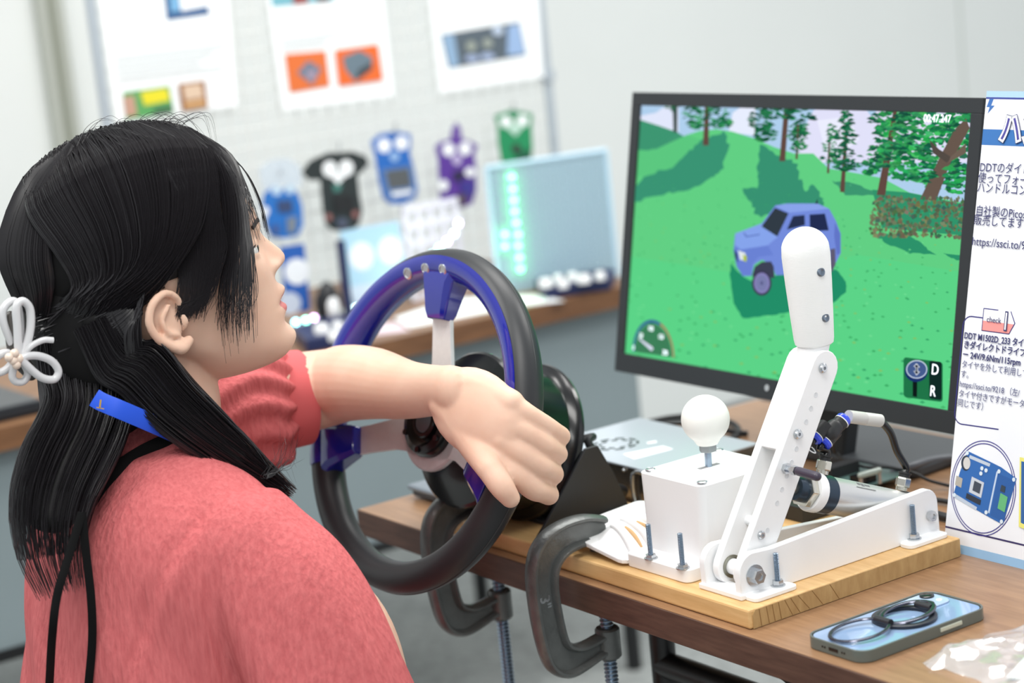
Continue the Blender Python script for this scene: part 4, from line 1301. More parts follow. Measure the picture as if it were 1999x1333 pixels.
# brown bush
for k in range(420):
    x = rs.uniform(1365, 1850)
    y = rs.uniform(590, 800) + (x - 1365) * 0.03
    s = rs.uniform(6, 15)
    a = rs.uniform(0, 6.28)
    paint([(x + s * math.cos(a + t) * rs.uniform(0.4, 1.5), y + s * math.sin(a + t)) for t in (0, 1.6, 3.1, 4.7)], jit(rs.choice([(106, 116, 84), (86, 104, 76), (124, 130, 98), (64, 110, 84), (112, 106, 82)]), 10), lay=(k % 40 == 0))
# the car
paint(jag([(640, 945), (700, 1010), (760, 1040), (900, 1000), (1150, 975), (1190, 975), (1240, 1040), (1238, 1090), (1170, 1150), (1080, 1160), (930, 1200), (840, 1215), (700, 1230), (655, 1150), (632, 1010)], 3), (34, 142, 104))
CARB = (116, 140, 220)
paint([(660, 790), (800, 735), (870, 642), (930, 632), (1090, 632), (1150, 660), (1186, 725), (1210, 790), (1210, 890), (1180, 950), (1150, 985), (1140, 1000), (870, 1005), (855, 950), (800, 925), (760, 950), (745, 1010), (700, 1010), (668, 960), (652, 880)], CARB)
paint([(662, 788), (800, 736), (882, 806), (830, 850), (690, 872), (660, 850)], (134, 164, 236))
paint([(660, 850), (690, 872), (830, 850), (860, 900), (780, 910), (750, 950), (745, 1008), (700, 1008), (668, 960), (653, 880)], (106, 130, 212))
paint([(868, 646), (932, 634), (1090, 634), (1148, 660), (944, 680)], (138, 164, 234))
paint([(868, 655), (938, 684), (880, 804), (798, 752)], (50, 60, 70))
paint([(962, 698), (1022, 692), (1024, 745), (930, 768)], (40, 50, 80))
paint([(1048, 690), (1128, 685), (1148, 772), (1050, 776)], (36, 46, 82))
paint([(1180, 730), (1208, 790), (1208, 890), (1190, 900), (1176, 800)], (98, 118, 200))
paint([(676, 876), (714, 890), (720, 934), (686, 924)], (226, 234, 236))
paint([(702, 898), (722, 906), (720, 936), (704, 930)], (178, 196, 66))
paint([(655, 868), (672, 896), (676, 944), (660, 912)], (44, 56, 90))
paint([(708, 782), (722, 802), (790, 790), (788, 796), (718, 808), (704, 786)], (84, 106, 180))
paint([(748, 1010), (764, 960), (800, 936), (848, 934), (862, 960), (866, 1020)], (62, 66, 86))
paint([(1156, 870), (1182, 866), (1184, 950), (1164, 990), (1156, 990)], (96, 92, 116))
paint(ell(800, 1046, 51, 66, 28), (60, 58, 84))
paint(ell(800, 1046, 41, 54, 28), (134, 130, 184))
paint(ell(800, 1046, 30, 40, 24), (122, 126, 172))
paint(ell(800, 1046, 8, 11, 14), (92, 96, 140))
paint([(1078, 634), (1090, 606), (1092, 634)], (40, 50, 70))
# gauge
gc = (236, 246)
LAY[0] += 1
def gpt(r, deg): return (gc[0] + r * 0.97 * math.cos(math.radians(deg)), gc[1] - 30 * math.cos(math.radians(deg)) * 0 - r * 1.62 * math.sin(math.radians(deg)) + (r * math.cos(math.radians(deg))) * 0.14)
paint([gpt(100, a) for a in np.linspace(0, 180, 24)], (62, 128, 90), c2)
paint([gpt(112, a) for a in np.linspace(70, 180, 18)] + [gpt(102, a) for a in np.linspace(180, 70, 18)], (56, 92, 150), c2)
paint([gpt(112, a) for a in np.linspace(0, 70, 14)] + [gpt(104, a) for a in np.linspace(70, 0, 14)], (170, 104, 90), c2)
paint([(156, 162), (164, 160), (232, 206), (236, 216), (228, 226), (220, 222)], (222, 226, 246), c2)
# gear panel
def rr2(x0, y0, x1, y1, r, sk=0.13):
    return [(x, y + (x - x0) * sk) for x, y in rrect(x0, y0, x1, y1, r, 4)]
paint(rr2(1538, 258, 1742, 466, 16), (32, 116, 72), c2)
paint(rr2(1672, 276, 1736, 474, 12), (16, 42, 38), c2)
paint([(1586, 370), (1610, 374), (1608, 466), (1586, 462)], (14, 26, 26), c2)
paint(ell(1604, 332, 60, 56, 30), (26, 48, 104), c2)
paint(ell(1607, 322, 55, 48, 30), (206, 220, 240), c2)
paint(ell(1607, 322, 50, 43, 30), (70, 92, 142), c2)
paint([(1606, 290), (1624, 312), (1613, 312), (1613, 332), (1624, 334), (1606, 354), (1590, 330), (1601, 331), (1601, 311), (1590, 308)], (232, 238, 246), c2)
paint([(1606, 296), (1619, 310), (1610, 310), (1610, 335), (1619, 336), (1606, 348), (1594, 332), (1603, 333), (1603, 309), (1594, 307)], (12, 22, 40), c2)
M_SCR = attr_mat('screen_light', True, strength=0.86)
pic = scr.build('screen', M_SCR, mo, smooth=0, fix=False)
LT = LAY[0] * 1.6e-5 + 0.0001
M_HUD = mat('hud_white', (240, 246, 255), 0.5, emit=(232, 240, 252), estr=0.88)
def hud(t, q, size, sx=1.0):
    p = pP(*q, SB, SN) + SN * LT
    return lettering(t, size, p, SU, SV, M_HUD, mo, name='screen_text', sx=sx)
hud('00:47.247', (1806, 238), 0.0112, 0.86)
hud('D', (1821, 730), 0.0155, 0.9)
hud('R', (1818, 772), 0.0155, 0.9)
for t, q in (('0', (1238, 683)), ('50', (1251, 659)), ('100', (1268, 645)), ('150', (1288, 661)), ('200', (1296, 692))):
    hud(t, q, 0.0085, 0.8)

# ------------------------------------------------------------------ poster board
PA = 0.22
QO = np.array([0.632, 0.2835, TZ])
QU, QV = XV, np.array([0, math.sin(PA), math.cos(PA)])
QN = np.cross(QU, QV)
po = thing('poster_board', (0.80, 0.29, TZ), 'white and blue printed Japanese information board leaning beside the monitor', 'poster')
def q2(x, y):
    p = pP(x, y, QO, QN)
    return (float(np.dot(p - QO, QU)), float(np.dot(p - QO, QV)))
def qp(a, b, h=0.0): return QO + QU * a + QV * b + QN * h
QW, QH = 0.36, q2(1960, 178)[1]
MB().slab([qp(0, 0), qp(QW, 0), qp(QW, QH), qp(0, QH)], -QN * 0.004).build('board', mat('poster_white', (238, 240, 246), 0.45), po, smooth=0)
pq = MB()
QL = [0]
def ink(pts, c, pixel=True):
    QL[0] += 1
    P = [q2(*p) for p in pts] if pixel else pts
    P = [(min(max(a, 0), QW), min(max(b, 0), QH)) for a, b in P]
    pq.slab([qp(a, b, QL[0] * 2.5e-5 + 4e-5) for a, b in P], -QN * 2e-5, color=c)
NAVY, MIDB, LTB = (48, 44, 120), (52, 112, 180), (170, 204, 236)
b1 = q2(1940, 191)[1]
ink([(0, b1), (QW, b1), (QW, QH), (0, QH)], LTB, False)
ink([(0, b1 - 0.0012), (QW, b1 - 0.0012), (QW, b1 + 0.0006), (0, b1 + 0.0006)], (62, 74, 150), False)
b2, b3 = q2(1925, 252)[1], q2(1925, 283)[1]
ink([(0, b3), (QW, b3), (QW, b2), (0, b2)], MIDB, False)
ink([(1932, 193), (1940, 193), (1935, 206), (1942, 206), (1928, 222), (1932, 209), (1926, 209)], (58, 110, 180))
b4, b5 = 0.0, q2(1930, 1086)[1] if False else 0.0085
ink([(0, 0), (QW, 0), (QW, b5), (0, b5)], (150, 190, 226), False)
ink([(0, 0.0215), (QW, 0.0215), (QW, 0.0232), (0, 0.0232)], (52, 44, 96), False)
# rounded frame of the check section
def stroke(pts, w, c, closed=False):
    P = np.array(pts)
    n = len(P)
    for i in range(n if closed else n - 1):
        a, b = P[i], P[(i + 1) % n]
        t = unit(b - a)
        m = np.array([-t[1], t[0]]) * w / 2
        pq.slab([qp(*(x), QL[0] * 2.5e-5 + 4e-5) for x in (a - m - t * w * .3, b - m + t * w * .3, b + m + t * w * .3, a + m - t * w * .3)], -QN * 2e-5, color=c)
    QL[0] += 1
fl, ftp, fb = q2(1874, 700)[0], q2(1900, 618)[1], q2(1900, 832)[1]
r_ = 0.010
stroke([(0.032, ftp)] + [(fl + r_ + r_ * math.cos(a), ftp - r_ + r_ * math.sin(a)) for a in np.linspace(math.pi / 2, math.pi, 7)] + [(fl + r_ + r_ * math.cos(a), fb + r_ + r_ * math.sin(a)) for a in np.linspace(math.pi, 1.5 * math.pi, 7)] + [q2(1949, 838)], 0.0012, NAVY)
# check flag
k1_, k2_ = q2(1921, 602), q2(1919, 645)
fx0, fy1, fy0 = k1_[0], k1_[1], k2_[1]
fxe = fx0 + 0.040
ink([(fx0, fy0), (fxe - 0.006, fy0), (fxe, (fy0 + fy1) / 2), (fxe - 0.004, fy1), (fx0, fy1)], (246, 246, 250), False)
ink([(fx0, fy0), (fxe - 0.006, fy0), (fxe - 0.001, (fy0 + fy1) / 2 - 0.001), (fx0, (fy0 + fy1) / 2 - 0.001)], (240, 150, 146), False)
stroke([(fx0 + 0.018, fy1), (fx0, fy1), (fx0, fy0), (fxe - 0.006, fy0), (fxe, (fy0 + fy1) / 2), (fxe - 0.006, fy1)], 0.0010, NAVY)
# double ring with the circuit board picture
ec = q2(1919, 953)
er = (q2(1919, 860)[1] - q2(1919, 1047)[1]) / 2
for rr_ in (er, er - 0.0026):
    stroke([(ec[0] + rr_ * 0.90 * math.cos(a), ec[1] + rr_ * math.sin(a)) for a in np.linspace(0, 2 * math.pi, 64, endpoint=False)], 0.0009, (58, 52, 140), True)
ink([(1889, 880), (1935, 902), (1955, 912), (1985, 934), (1972, 978), (1958, 1024), (1936, 1012), (1908, 996), (1861, 967), (1874, 922)], (42, 100, 172))
ink([(1949, 924), (1982, 938), (1960, 1020), (1934, 1006)], (36, 90, 160))
ink([(1946, 920), (1949, 921), (1932, 1002), (1929, 1000)], (190, 208, 230))
ink([(1894, 888), (1934, 905), (1932, 911), (1892, 894)], (190, 200, 214))
ink([(1866, 964), (1908, 990), (1906, 996), (1864, 971)], (186, 198, 214))
ink(ell(1886, 904, 9, 15, 18), (34, 48, 66))
ink(ell(1888, 904, 7, 12, 18), (204, 202, 200))
ink([(1868, 928), (1880, 934), (1877, 952), (1865, 946)], (176, 170, 160))
ink([(1898, 930), (1922, 942), (1916, 972), (1892, 960)], (196, 202, 212))
ink([(1903, 938), (1917, 945), (1913, 964), (1899, 957)], (60, 68, 82))
ink([(1888, 962), (1916, 976), (1914, 986), (1886, 972)], (40, 46, 58))
ink([(1954, 962), (1968, 970), (1962, 1000), (1948, 992)], (98, 178, 120))
ink([(1956, 946), (1964, 950), (1962, 962), (1953, 958)], (48, 62, 74))
for q in ((1889, 884), (1951, 920), (1980, 936), (1864, 966), (1926, 1000), (1956, 1018), (1918, 914), (1926, 918), (1916, 924)):
    ink(ell(q[0], q[1], 3.2, 4.2, 12), (214, 226, 236))
ink([(1992, 892), (2010, 896), (2010, 1036), (1990, 1028)], (232, 226, 120))
ink([(1995, 900), (2010, 904), (2010, 1028), (1994, 1020)], (46, 96, 160))
pq.build('printed_face', M_PRINT, po, smooth=0)
M_INK = mat('ink_navy', (54, 56, 104), 0.6)
M_INKL = mat('ink_slate', (92, 96, 132), 0.6)
HTX = QL[0] * 2.5e-5 + 2e-4
def wr(t, q, size, m=M_INK, bold=0.0, sx=1.0, h=0.0):
    a, b = q2(*q)
    return lettering(t, size, qp(a, b, HTX + h), QU, QV, m, po, bold=bold, sx=sx)
wr('DDTのダイレクト', (1913, 334), 0.0112, sx=0.93)
wr('使ってフォース', (1910, 355), 0.0112, sx=0.93)
wr('ハンドルコント', (1908, 374), 0.0112, sx=0.93)
wr('自社製のPicoss', (1905, 419), 0.0112, sx=0.93)
wr('販売してます', (1902, 437), 0.0112, sx=0.93)
wr('https://ssci.to/92', (1898, 478), 0.0112, sx=0.98)
wr('DDT M1502D_233 タイヤ', (1883, 660), 0.0084, bold=0.00018, sx=0.88)
wr('きダイレクトドライブモ', (1882, 678), 0.0084, bold=0.00018, sx=0.93)
wr('ー 24V/9.6Nm/115rpm', (1880, 697), 0.0084, bold=0.00018, sx=0.93)
wr('タイヤを外して利用してい', (1878, 716), 0.0082, M_INKL, sx=0.93)
wr('す。', (1876, 735), 0.0082, M_INKL, sx=0.93)
wr('https://ssci.to/9218 （左/', (1874, 754), 0.0080, M_INKL, sx=0.93)
wr('タイヤ付きですがモーター', (1872, 773), 0.0082, M_INKL, sx=0.93)
wr('同じです）', (1870, 791), 0.0082, M_INKL, sx=0.93)
wr('check', (1927, 628), 0.0078, M_INK)
wr('1', (1956, 643), 0.024, M_INK, bold=0.0012, sx=0.8)
wr('1', (1956, 643), 0.024, M_PAPER, bold=-0.0001, sx=0.8, h=0.0002)
wr('ハン', (1952, 273), 0.030, M_INK, bold=0.0030, sx=0.9)
wr('ハン', (1952, 273), 0.030, M_PAPER, bold=0.0024, sx=0.9, h=0.0002)
wr('ハン', (1952, 273), 0.030, mat('ink_violet', (76, 70, 150), 0.6), bold=0.0001, sx=0.9, h=0.0004)
MB().slab([qp(0.15, 0.02, -0.0042), qp(0.21, 0.02, -0.0042), qp(0.20, 0.30, -0.0042), qp(0.16, 0.30, -0.0042)], (0, 0.001, 0)).build('back_hinge', mat('card_brown', (170, 140, 104), 0.8), po, smooth=0)
MB().slab([(0.79, 0.42, TZ + 0.0005), (0.84, 0.42, TZ + 0.0005), tuple(qp(0.20, 0.30, -0.0054)), tuple(qp(0.16, 0.30, -0.0054))], (0, 0.003, 0.001)).build('back_strut', mat('card_brown', (170, 140, 104), 0.8), po, smooth=0)

# ------------------------------------------------------------------ phone
ph = thing('phone', (0.765, 0.09, TZ), 'light blue smartphone in a clear case lying near the table edge', 'phone')
M_CASE = mat('clear_case', (196, 204, 206), 0.12, trans=0.75, ior=1.35)
M_PBACK = mat('phone_blue', (150, 178, 214), 0.12, coat=0.6, metal=0.15)
X0, X1, Y0_, Y1_ = 0.728, 0.802, 0.0135, 0.1655
MB().prism(rrect(X0 + 0.002, Y0_ + 0.002, X1 - 0.002, Y1_ - 0.002, 0.012), (0, 0, 0), XV, YV, ZV, TZ + 0.0018, TZ + 0.0095).build('body', mat('phone_frame', (104, 112, 108), 0.3, metal=0.7), ph, smooth=40, bevel=0.0012)
MB().prism(rrect(X0 + 0.003, Y0_ + 0.003, X1 - 0.003, Y1_ - 0.003, 0.011), (0, 0, 0), XV, YV, ZV, TZ + 0.0095, TZ + 0.0101).build('glass_back', M_PBACK, ph, smooth=40)
ro_, ri_ = rrect(X0, Y0_, X1, Y1_, 0.014, 6), rrect(X0 + 0.0019, Y0_ + 0.0019, X1 - 0.0019, Y1_ - 0.0019, 0.0121, 6)
n_ = len(ro_)
V = [(x, y, z) for r, z in ((ro_, TZ + 0.0004), (ro_, TZ + 0.0112), (ri_, TZ + 0.0112), (ri_, TZ + 0.0004)) for x, y in r]
F = []
for k in range(4):
    for i in range(n_):
        i2 = (i + 1) % n_
        F.append((k * n_ + i, k * n_ + i2, ((k + 1) % 4) * n_ + i2, ((k + 1) % 4) * n_ + i))
MB().add(V, F).build('case_bumper', mat('case_edge', (120, 128, 122), 0.18, trans=0.35, ior=1.4), ph, smooth=40, bevel=0.0006)
MB().prism(rrect(X0 + 0.006, Y1_ - 0.040, X0 + 0.038, Y1_ - 0.008, 0.008), (0, 0, 0), XV, YV, ZV, TZ + 0.0101, TZ + 0.0118).build('camera_plate', mat('phone_plate', (176, 198, 222), 0.15, coat=0.5), ph, smooth=40, bevel=0.0005)
for q in ((X0 + 0.0145, Y1_ - 0.0165), (X0 + 0.0295, Y1_ - 0.0315)):
    MB().lathe([(0.0066, 0), (0.0066, 0.0012), (0.0058, 0.0016)], (*q, TZ + 0.0118), ZV, 24).build('camera_lens', M_GLOSSK, ph)
MB().lathe([(0.0026, 0), (0.0026, 0.0005)], (X0 + 0.0295, Y1_ - 0.0165, TZ + 0.0118), ZV, 16).build('flash', M_PAPER, ph)
for y0b, y1b in ((0.104, 0.130),):
    MB().box((X1 - 0.0004, y0b, TZ + 0.0042), (X1 + 0.0009, y1b, TZ + 0.0078)).build('side_button', mat('button_pale', (190, 196, 180), 0.3), ph, smooth=0, bevel=0.0004)
MB().box((0.760, Y0_ - 0.0004, TZ + 0.0042), (0.771, Y0_ + 0.001, TZ + 0.0070)).build('charge_port', M_GLOSSK, ph, smooth=0)
for xx in (0.752, 0.755, 0.776, 0.779):
    MB().cyl((xx, Y0_ - 0.0003, TZ + 0.0056), (xx, Y0_ + 0.001, TZ + 0.0056), 0.0010, 10).build('speaker_hole', M_GLOSSK, ph)
rg = thing('phone_ring', (0.765, 0.10, TZ + 0.011), 'black magnetic ring with hinged dark metal loops stuck on the phone', 'ring stand')
rc = np.array([0.7655, 0.098, TZ + 0.0104])
MB().lathe([(0.0215, 0), (0.0285, 0), (0.0285, 0.0024), (0.0278, 0.0028), (0.0222, 0.0028), (0.0215, 0.0024), (0.0215, 0)], rc, ZV, 48, caps=False).build('magnet_ring', mat('ring_black', (30, 34, 44), 0.35), rg)
M_GUN = mat('gunmetal', (96, 98, 110), 0.18, metal=0.95)
aa = np.linspace(0, 2 * math.pi, 48, endpoint=False)
MB().tube([rc + (0.0 + 0.019 * math.cos(t), 0.004 + 0.026 * math.sin(t), 0.0045 + 0.002 * math.sin(t)) for t in aa], np.tile([0.0016, 0.0024], (48, 1)), 8, closed=True).build('metal_loop', M_GUN, rg)
MB().tube([np.array([0.7630, 0.047, TZ + 0.0135]) + (0.021 * math.cos(t), 0.0285 * math.sin(t), 0.0012 * math.sin(t)) for t in aa], np.tile([0.0013, 0.0018], (48, 1)), 8, closed=True).build('metal_loop', M_GUN, rg)
for yy in (0.0735, 0.123):
    MB().cyl((0.756, yy, TZ + 0.0145), (0.774, yy, TZ + 0.0145), 0.0036, 14).build('hinge', mat('hinge_dark', (38, 40, 44), 0.3), rg)

# ------------------------------------------------------------------ crumpled plastic bag
nb = np.random.default_rng(5)
bc = pZ(1985, 1318, TZ)
nu_, nv_ = 34, 26
G = np.zeros((nu_, nv_, 3))
def fbm(x, y, s):
    v = 0
    for k in range(4):
        v += math.sin(x * (3 + 4.1 * k) + s * 1.7 + 1.3 * k + 2.2 * math.sin(y * (2 + 2.6 * k) + s)) / (1.4 ** k)
    return v
for i in range(nu_):
    for j in range(nv_):
        a, b = i / (nu_ - 1) * 2 - 1, j / (nv_ - 1) * 2 - 1
        e = max(0, 1 - max(abs(a), abs(b)) ** 3)
        h = 0.002 + e * (0.016 + 0.0035 * fbm(a * 1.1, b * 1.1, 0.4))
        G[i, j] = bc + np.array([a * 0.075 + 0.004 * fbm(b, a, 1), b * 0.085 + 0.05 + 0.004 * fbm(a, b, 2), max(0.0012, h)])
pbag = MB().grid(G).build('plastic_bag', mat('clear_film', (236, 240, 244), 0.10, trans=0.5, alpha=0.5), smooth=18, label='crumpled clear plastic bag with white insert lying on the table', cat='bag')
MB().obox(bc + (0.02, 0.055, 0.0022), ((0.9, 0.4, 0), (-0.4, 0.9, 0), (0, 0, 1)), (0.045, 0.055, 0.0008)).build('white_insert', M_PAPER, pbag, smooth=0)

# ------------------------------------------------------------------ cables and small boards behind the lever
def cable(label, pts, r, m=M_SATK, group='cables behind the hand brake', n=7):
    return MB().tube(cr(pts, n), r, 10).build('cable', m, smooth=60, label=label, cat='cable', group=group)
Zc = TZ + 0.003
cable('thin black cable lying over the monitor stand foot', [pZ(1625, 862, TZ + 0.045), pZ(1632, 884, TZ + 0.022), pZ(1655, 900, TZ + 0.018), pZ(1692, 912, TZ + 0.0165), pZ(1730, 912, TZ + 0.0165), pZ(1780, 922, TZ + 0.0165), pZ(1815, 938, Zc + 0.006), pZ(1860, 950, Zc)], 0.0018)
cable('thick grey cable curving past the monitor stand foot', [pZ(1740, 925, Zc + 0.006), pZ(1780, 910, Zc + 0.012), pZ(1820, 898, Zc + 0.010), pZ(1880, 892, Zc + 0.004), pZ(1940, 890, Zc + 0.001)], 0.0045, mat('cable_grey', (96, 100, 106), 0.4))
cable('black cable behind the rear end of the brake frame', [pZ(1730, 960, Zc + 0.001), pZ(1780, 970, Zc + 0.001), pZ(1830, 976, Zc + 0.001), pZ(1875, 984, Zc + 0.001)], 0.0028)
cable('lower black cable behind the rear end of the brake frame', [pZ(1770, 985, Zc + 0.002), pZ(1815, 1000, Zc + 0.002), pZ(1850, 1010, Zc + 0.002), pZ(1880, 1012, Zc + 0.002)], 0.0045)
cable('black power cable coiled behind the power supply', [pZ(1265, 824, Zc), pZ(1310, 815, Zc), pZ(1370, 812, Zc + 0.002), pZ(1430, 826, Zc + 0.002), pZ(1442, 846, Zc), pZ(1420, 858, Zc)], 0.0035)
cable('second black power cable coiled behind the power supply', [pZ(1275, 832, Zc), pZ(1320, 826, Zc + 0.004), pZ(1380, 830, Zc + 0.004), pZ(1425, 842, Zc + 0.003), pZ(1460, 846, Zc)], 0.0035)
cable('black cable hanging behind the monitor edge', [(0.50, 0.48, 0.86), (0.515, 0.49, 0.80), (0.53, 0.50, 0.75), (0.545, 0.51, Zc + 0.001), (0.57, 0.52, Zc)], 0.0040)
cb_ = thing('circuit_board', pZ(1690, 935, TZ + 0.01), 'small green circuit board with a glass tube behind the air cylinder', 'circuit board')
q = pZ(1670, 925, TZ + 0.016)
MB().box((q[0] - 0.045, q[1] - 0.03, TZ + 0.010), (q[0] + 0.035, q[1] + 0.045, TZ + 0.0118)).build('board', mat('pcb_green', (70, 96, 92), 0.35), cb_, smooth=0)
for dx_, dy_ in ((-0.04, -0.025), (0.03, -0.025), (-0.04, 0.04), (0.03, 0.04)):
    MB().cyl((q[0] + dx_, q[1] + dy_, TZ + 0.0002), (q[0] + dx_, q[1] + dy_, TZ + 0.0135), 0.0025, 10).build('standoff', M_BOLT, cb_)
g_ = [pZ(1680, 928, TZ + 0.026), pZ(1716, 918, TZ + 0.026)]
MB().capsule(g_, [0.0035, 0.0035], 14, 3).build('glass_tube', mat('tube_glass', (178, 190, 182), 0.15, trans=0.4), cb_)
for s_ in (0.0, 1.0):
    e_ = g_[0] + (g_[1] - g_[0]) * s_
    MB().cyl((e_[0], e_[1], TZ + 0.0118), (e_[0], e_[1], e_[2]), 0.0022, 10).build('tube_clip', M_BOLT, cb_)
MB().box((q[0] + 0.01, q[1] - 0.018, TZ + 0.0118), (q[0] + 0.028, q[1] + 0.004, TZ + 0.020)).build('chip', M_GLOSSK, cb_, smooth=0)
MB().box((q[0] - 0.03, q[1] - 0.02, TZ + 0.0118), (q[0] - 0.015, q[1] + 0.02, TZ + 0.024)).build('socket', M_SATK, cb_, smooth=0)
tbk = thing('terminal_block', (0.50, 0.20, TZ), 'dark wired terminal box with copper contacts between shifter and air cylinder', 'terminal box')
tq = pZ(1560, 1010, BZ)
MB().box((tq[0] - 0.03, tq[1] - 0.012, BZ + 0.0003), (tq[0] + 0.02, tq[1] + 0.03, BZ + 0.016)).build('case', M_SATK, tbk, smooth=0, bevel=0.001)
for k in range(5):
    MB().cyl((tq[0] - 0.024 + k * 0.009, tq[1] + 0.004, BZ + 0.016), (tq[0] - 0.024 + k * 0.009, tq[1] + 0.004, BZ + 0.019), 0.003, 10).build('contact', mat('copper', (180, 120, 70), 0.3, metal=0.9), tbk)

# ------------------------------------------------------------------ person
HYAW, HPIT = math.radians(12.5), math.radians(11)
HF0 = np.array([math.sin(HYAW), math.cos(HYAW), 0])
HF = HF0 * math.cos(HPIT) + ZV * math.sin(HPIT)
HU = -HF0 * math.sin(HPIT) + ZV * math.cos(HPIT)
HR = np.cross(HF, HU)
HO = pX(300, 480, 0.25)


def HL(f, l, u):
    return HO + HF * f + HR * l + HU * u


def to_mesh_object(mb, voxel, iters=2, fac=0.5):
    """One continuous skin over overlapping closed shapes."""
    me = mb.mesh('tmp', (0, 0, 0), 0)
    import bmesh
    bm = bmesh.new()
    bm.from_mesh(me)
    bmesh.ops.recalc_face_normals(bm, faces=bm.faces)
    bm.to_mesh(me)
    bm.free()
    o = bpy.data.objects.new('tmp', me)
    COL.objects.link(o)
    r = o.modifiers.new('r', 'REMESH')
    r.mode = 'VOXEL'
    r.voxel_size = voxel
    r.use_smooth_shade = True
    s = o.modifiers.new('s', 'SMOOTH')
    s.factor = fac
    s.iterations = iters
    dg = bpy.context.evaluated_depsgraph_get()
    ev = o.evaluated_get(dg)
    out = bpy.data.meshes.new_from_object(ev)
    bpy.data.objects.remove(o)
    bpy.data.meshes.remove(me)
    return out


def mesh_arrays(me):
    V = np.empty(len(me.vertices) * 3)
    me.vertices.foreach_get('co', V)
    return V.reshape(-1, 3)


def link_mesh(name, me, parent, mats_):
    V = mesh_arrays(me)
    lo, hi = V.min(0), V.max(0)
    org = np.array([(lo[0] + hi[0]) / 2, (lo[1] + hi[1]) / 2, lo[2]])
    me.vertices.foreach_set('co', (V - org).ravel())
    me.materials.clear()
    for m in mats_:
        me.materials.append(m)
    me.polygons.foreach_set('use_smooth', [True] * len(me.polygons))
    me.update()
    me.name = name
    o = bpy.data.objects.new(name, me)
    COL.objects.link(o)
    WL[o.name] = org
    o.location = org
    if parent is not None:
        o.parent = parent
        o.location = org - world_loc(parent)
    return o


M_SKIN = mat('skin', (228, 192, 170), 0.5, spec=0.35, sss=0.12, noise=0.05, nscale=30, rgb2=(222, 181, 158))
M_LIP = mat('lip', (206, 120, 116), 0.4, spec=0.4, sss=0.1)
person = thing('person', (0.25, -0.45, 0.0), 'person in a coral crinkled dress with long black hair turning the steering wheel', 'person')

# --- head slices (millimetres): height, front, half width, centre, back
HS = np.array([
    (-142, 72, 10, 60, 44), (-140, 84, 20, 55, 25), (-135, 91.5, 31, 45, 5), (-128, 95, 39, 35, -6), (-118, 96, 47, 26, -14), (-105, 95.5, 54, 16, -24),
    (-92, 97, 59, 6, -46), (-78, 98, 63, -4, -70), (-62, 97.5, 66.5, -9, -83), (-45, 96.5, 69, -12, -90), (-30, 96, 71, -14, -95), (-15, 98.5, 72.5, -15, -98),
    (0, 99.5, 73.5, -15, -98), (20, 98, 74, -16, -96), (40, 92, 71.5, -17, -90), (60, 76, 63, -18, -80), (75, 54, 47, -20, -64), (84, 28, 26, -22, -46), (88, -6, 8, -22, -34)], float)
uu = np.concatenate([np.linspace(-142, -136, 5), np.linspace(-135, -20, 96), np.linspace(-18, 80, 40), np.linspace(81.5, 88, 6)])
HSs = cr(HS, 6)
col_ = lambda k: np.interp(uu, HSs[:, 0], HSs[:, k])
fr_, hw_, fc_, bk_ = col_(1), col_(2), col_(3), col_(4)
th = np.linspace(0, 2 * math.pi, 160, endpoint=False)


def gss(x, s): return np.exp(-(x / s) ** 2)


nose_u = np.array([-14, -18, -23, -28, -34, -40, -46, -51, -55, -58, -61, -64, -67])
nose_h = np.array([0, 1.2, 3.6, 7.2, 11.5, 15.5, 18.6, 19.8, 17.6, 13.0, 7.0, 2.6, 0.6])
nose_w = np.array([7, 7, 7, 7, 7.5, 8, 9, 9.5, 9.5, 9, 8, 8, 8])
rows = []
for i, u in enumerate(uu):
    c, s = np.cos(th), np.sin(th)
    ex = 2 / 2.15
    lat = hw_[i] * np.sign(s) * np.abs(s) ** ex
    ff = np.where(c >= 0, fc_[i] + (fr_[i] - fc_[i]) * np.abs(c) ** ex, fc_[i] - (fc_[i] - bk_[i]) * np.abs(c) ** (2 / 2.1))
    front = np.clip(c, 0, 1) ** 0.5
    al = np.abs(lat)
    nh = np.interp(u, nose_u[::-1], nose_h[::-1])
    nw = np.interp(u, nose_u[::-1], nose_w[::-1])
    add = nh * gss(al, nw)
    add += 6.5 * gss(al - 12.5, 6) * gss(u + 55.5, 5.5)                                 # nose wings
    add -= 7.0 * gss(al - 31, 13) * gss(u + 27, 9)                                      # eye sockets
    add += 2.6 * gss(al - 27, 18) * gss(u + 12, 6)                                      # brow
    add += 3.4 * gss(al - 42, 16) * gss(u + 50, 15)                                     # cheek
    add += 7.6 * gss(al, 15) * gss(u + 79.5, 6.8)                                       # upper lip
    add -= 5.0 * gss(al, 21) * gss(u + 88.6, 2.4)                                       # mouth line
    add += 5.6 * gss(al, 14.5) * gss(u + 97.0, 5.6)                                     # lower lip
    add -= 1.8 * gss(al, 18) * gss(u + 108.0, 5.0)                                      # dip under the lip
    add += 6.4 * gss(al, 19) * gss(u + 125.0, 10.5)                                     # chin
    add -= 1.6 * gss(al, 3.5) * gss(u + 70.0, 4.5)                                      # philtrum
    ff = ff + add * front
    rows.append([HL(a * 1e-3, b * 1e-3, u * 1e-3) for a, b in zip(ff, lat)])
G = np.array(rows)
skin = MB()
skin.grid(G, False, True)
nr = G.shape[1]
skin.f.append(list(range(nr))); skin.c.append(None); skin.mi.append(0)
skin.f.append([(len(uu) - 1) * nr + i for i in range(nr)][::-1]); skin.c.append(None); skin.mi.append(0)
# eyelids
for sgn in (1, -1):
    skin.ball(HL(0.0738, sgn * 0.031, -0.0232), (0.0134, 0.0128, 0.0102), 20, 14, ax=(HF, HR, HU))
    skin.ball(HL(0.0730, sgn * 0.031, -0.0335), (0.0128, 0.0125, 0.0070), 20, 14, ax=(HF, HR, HU))
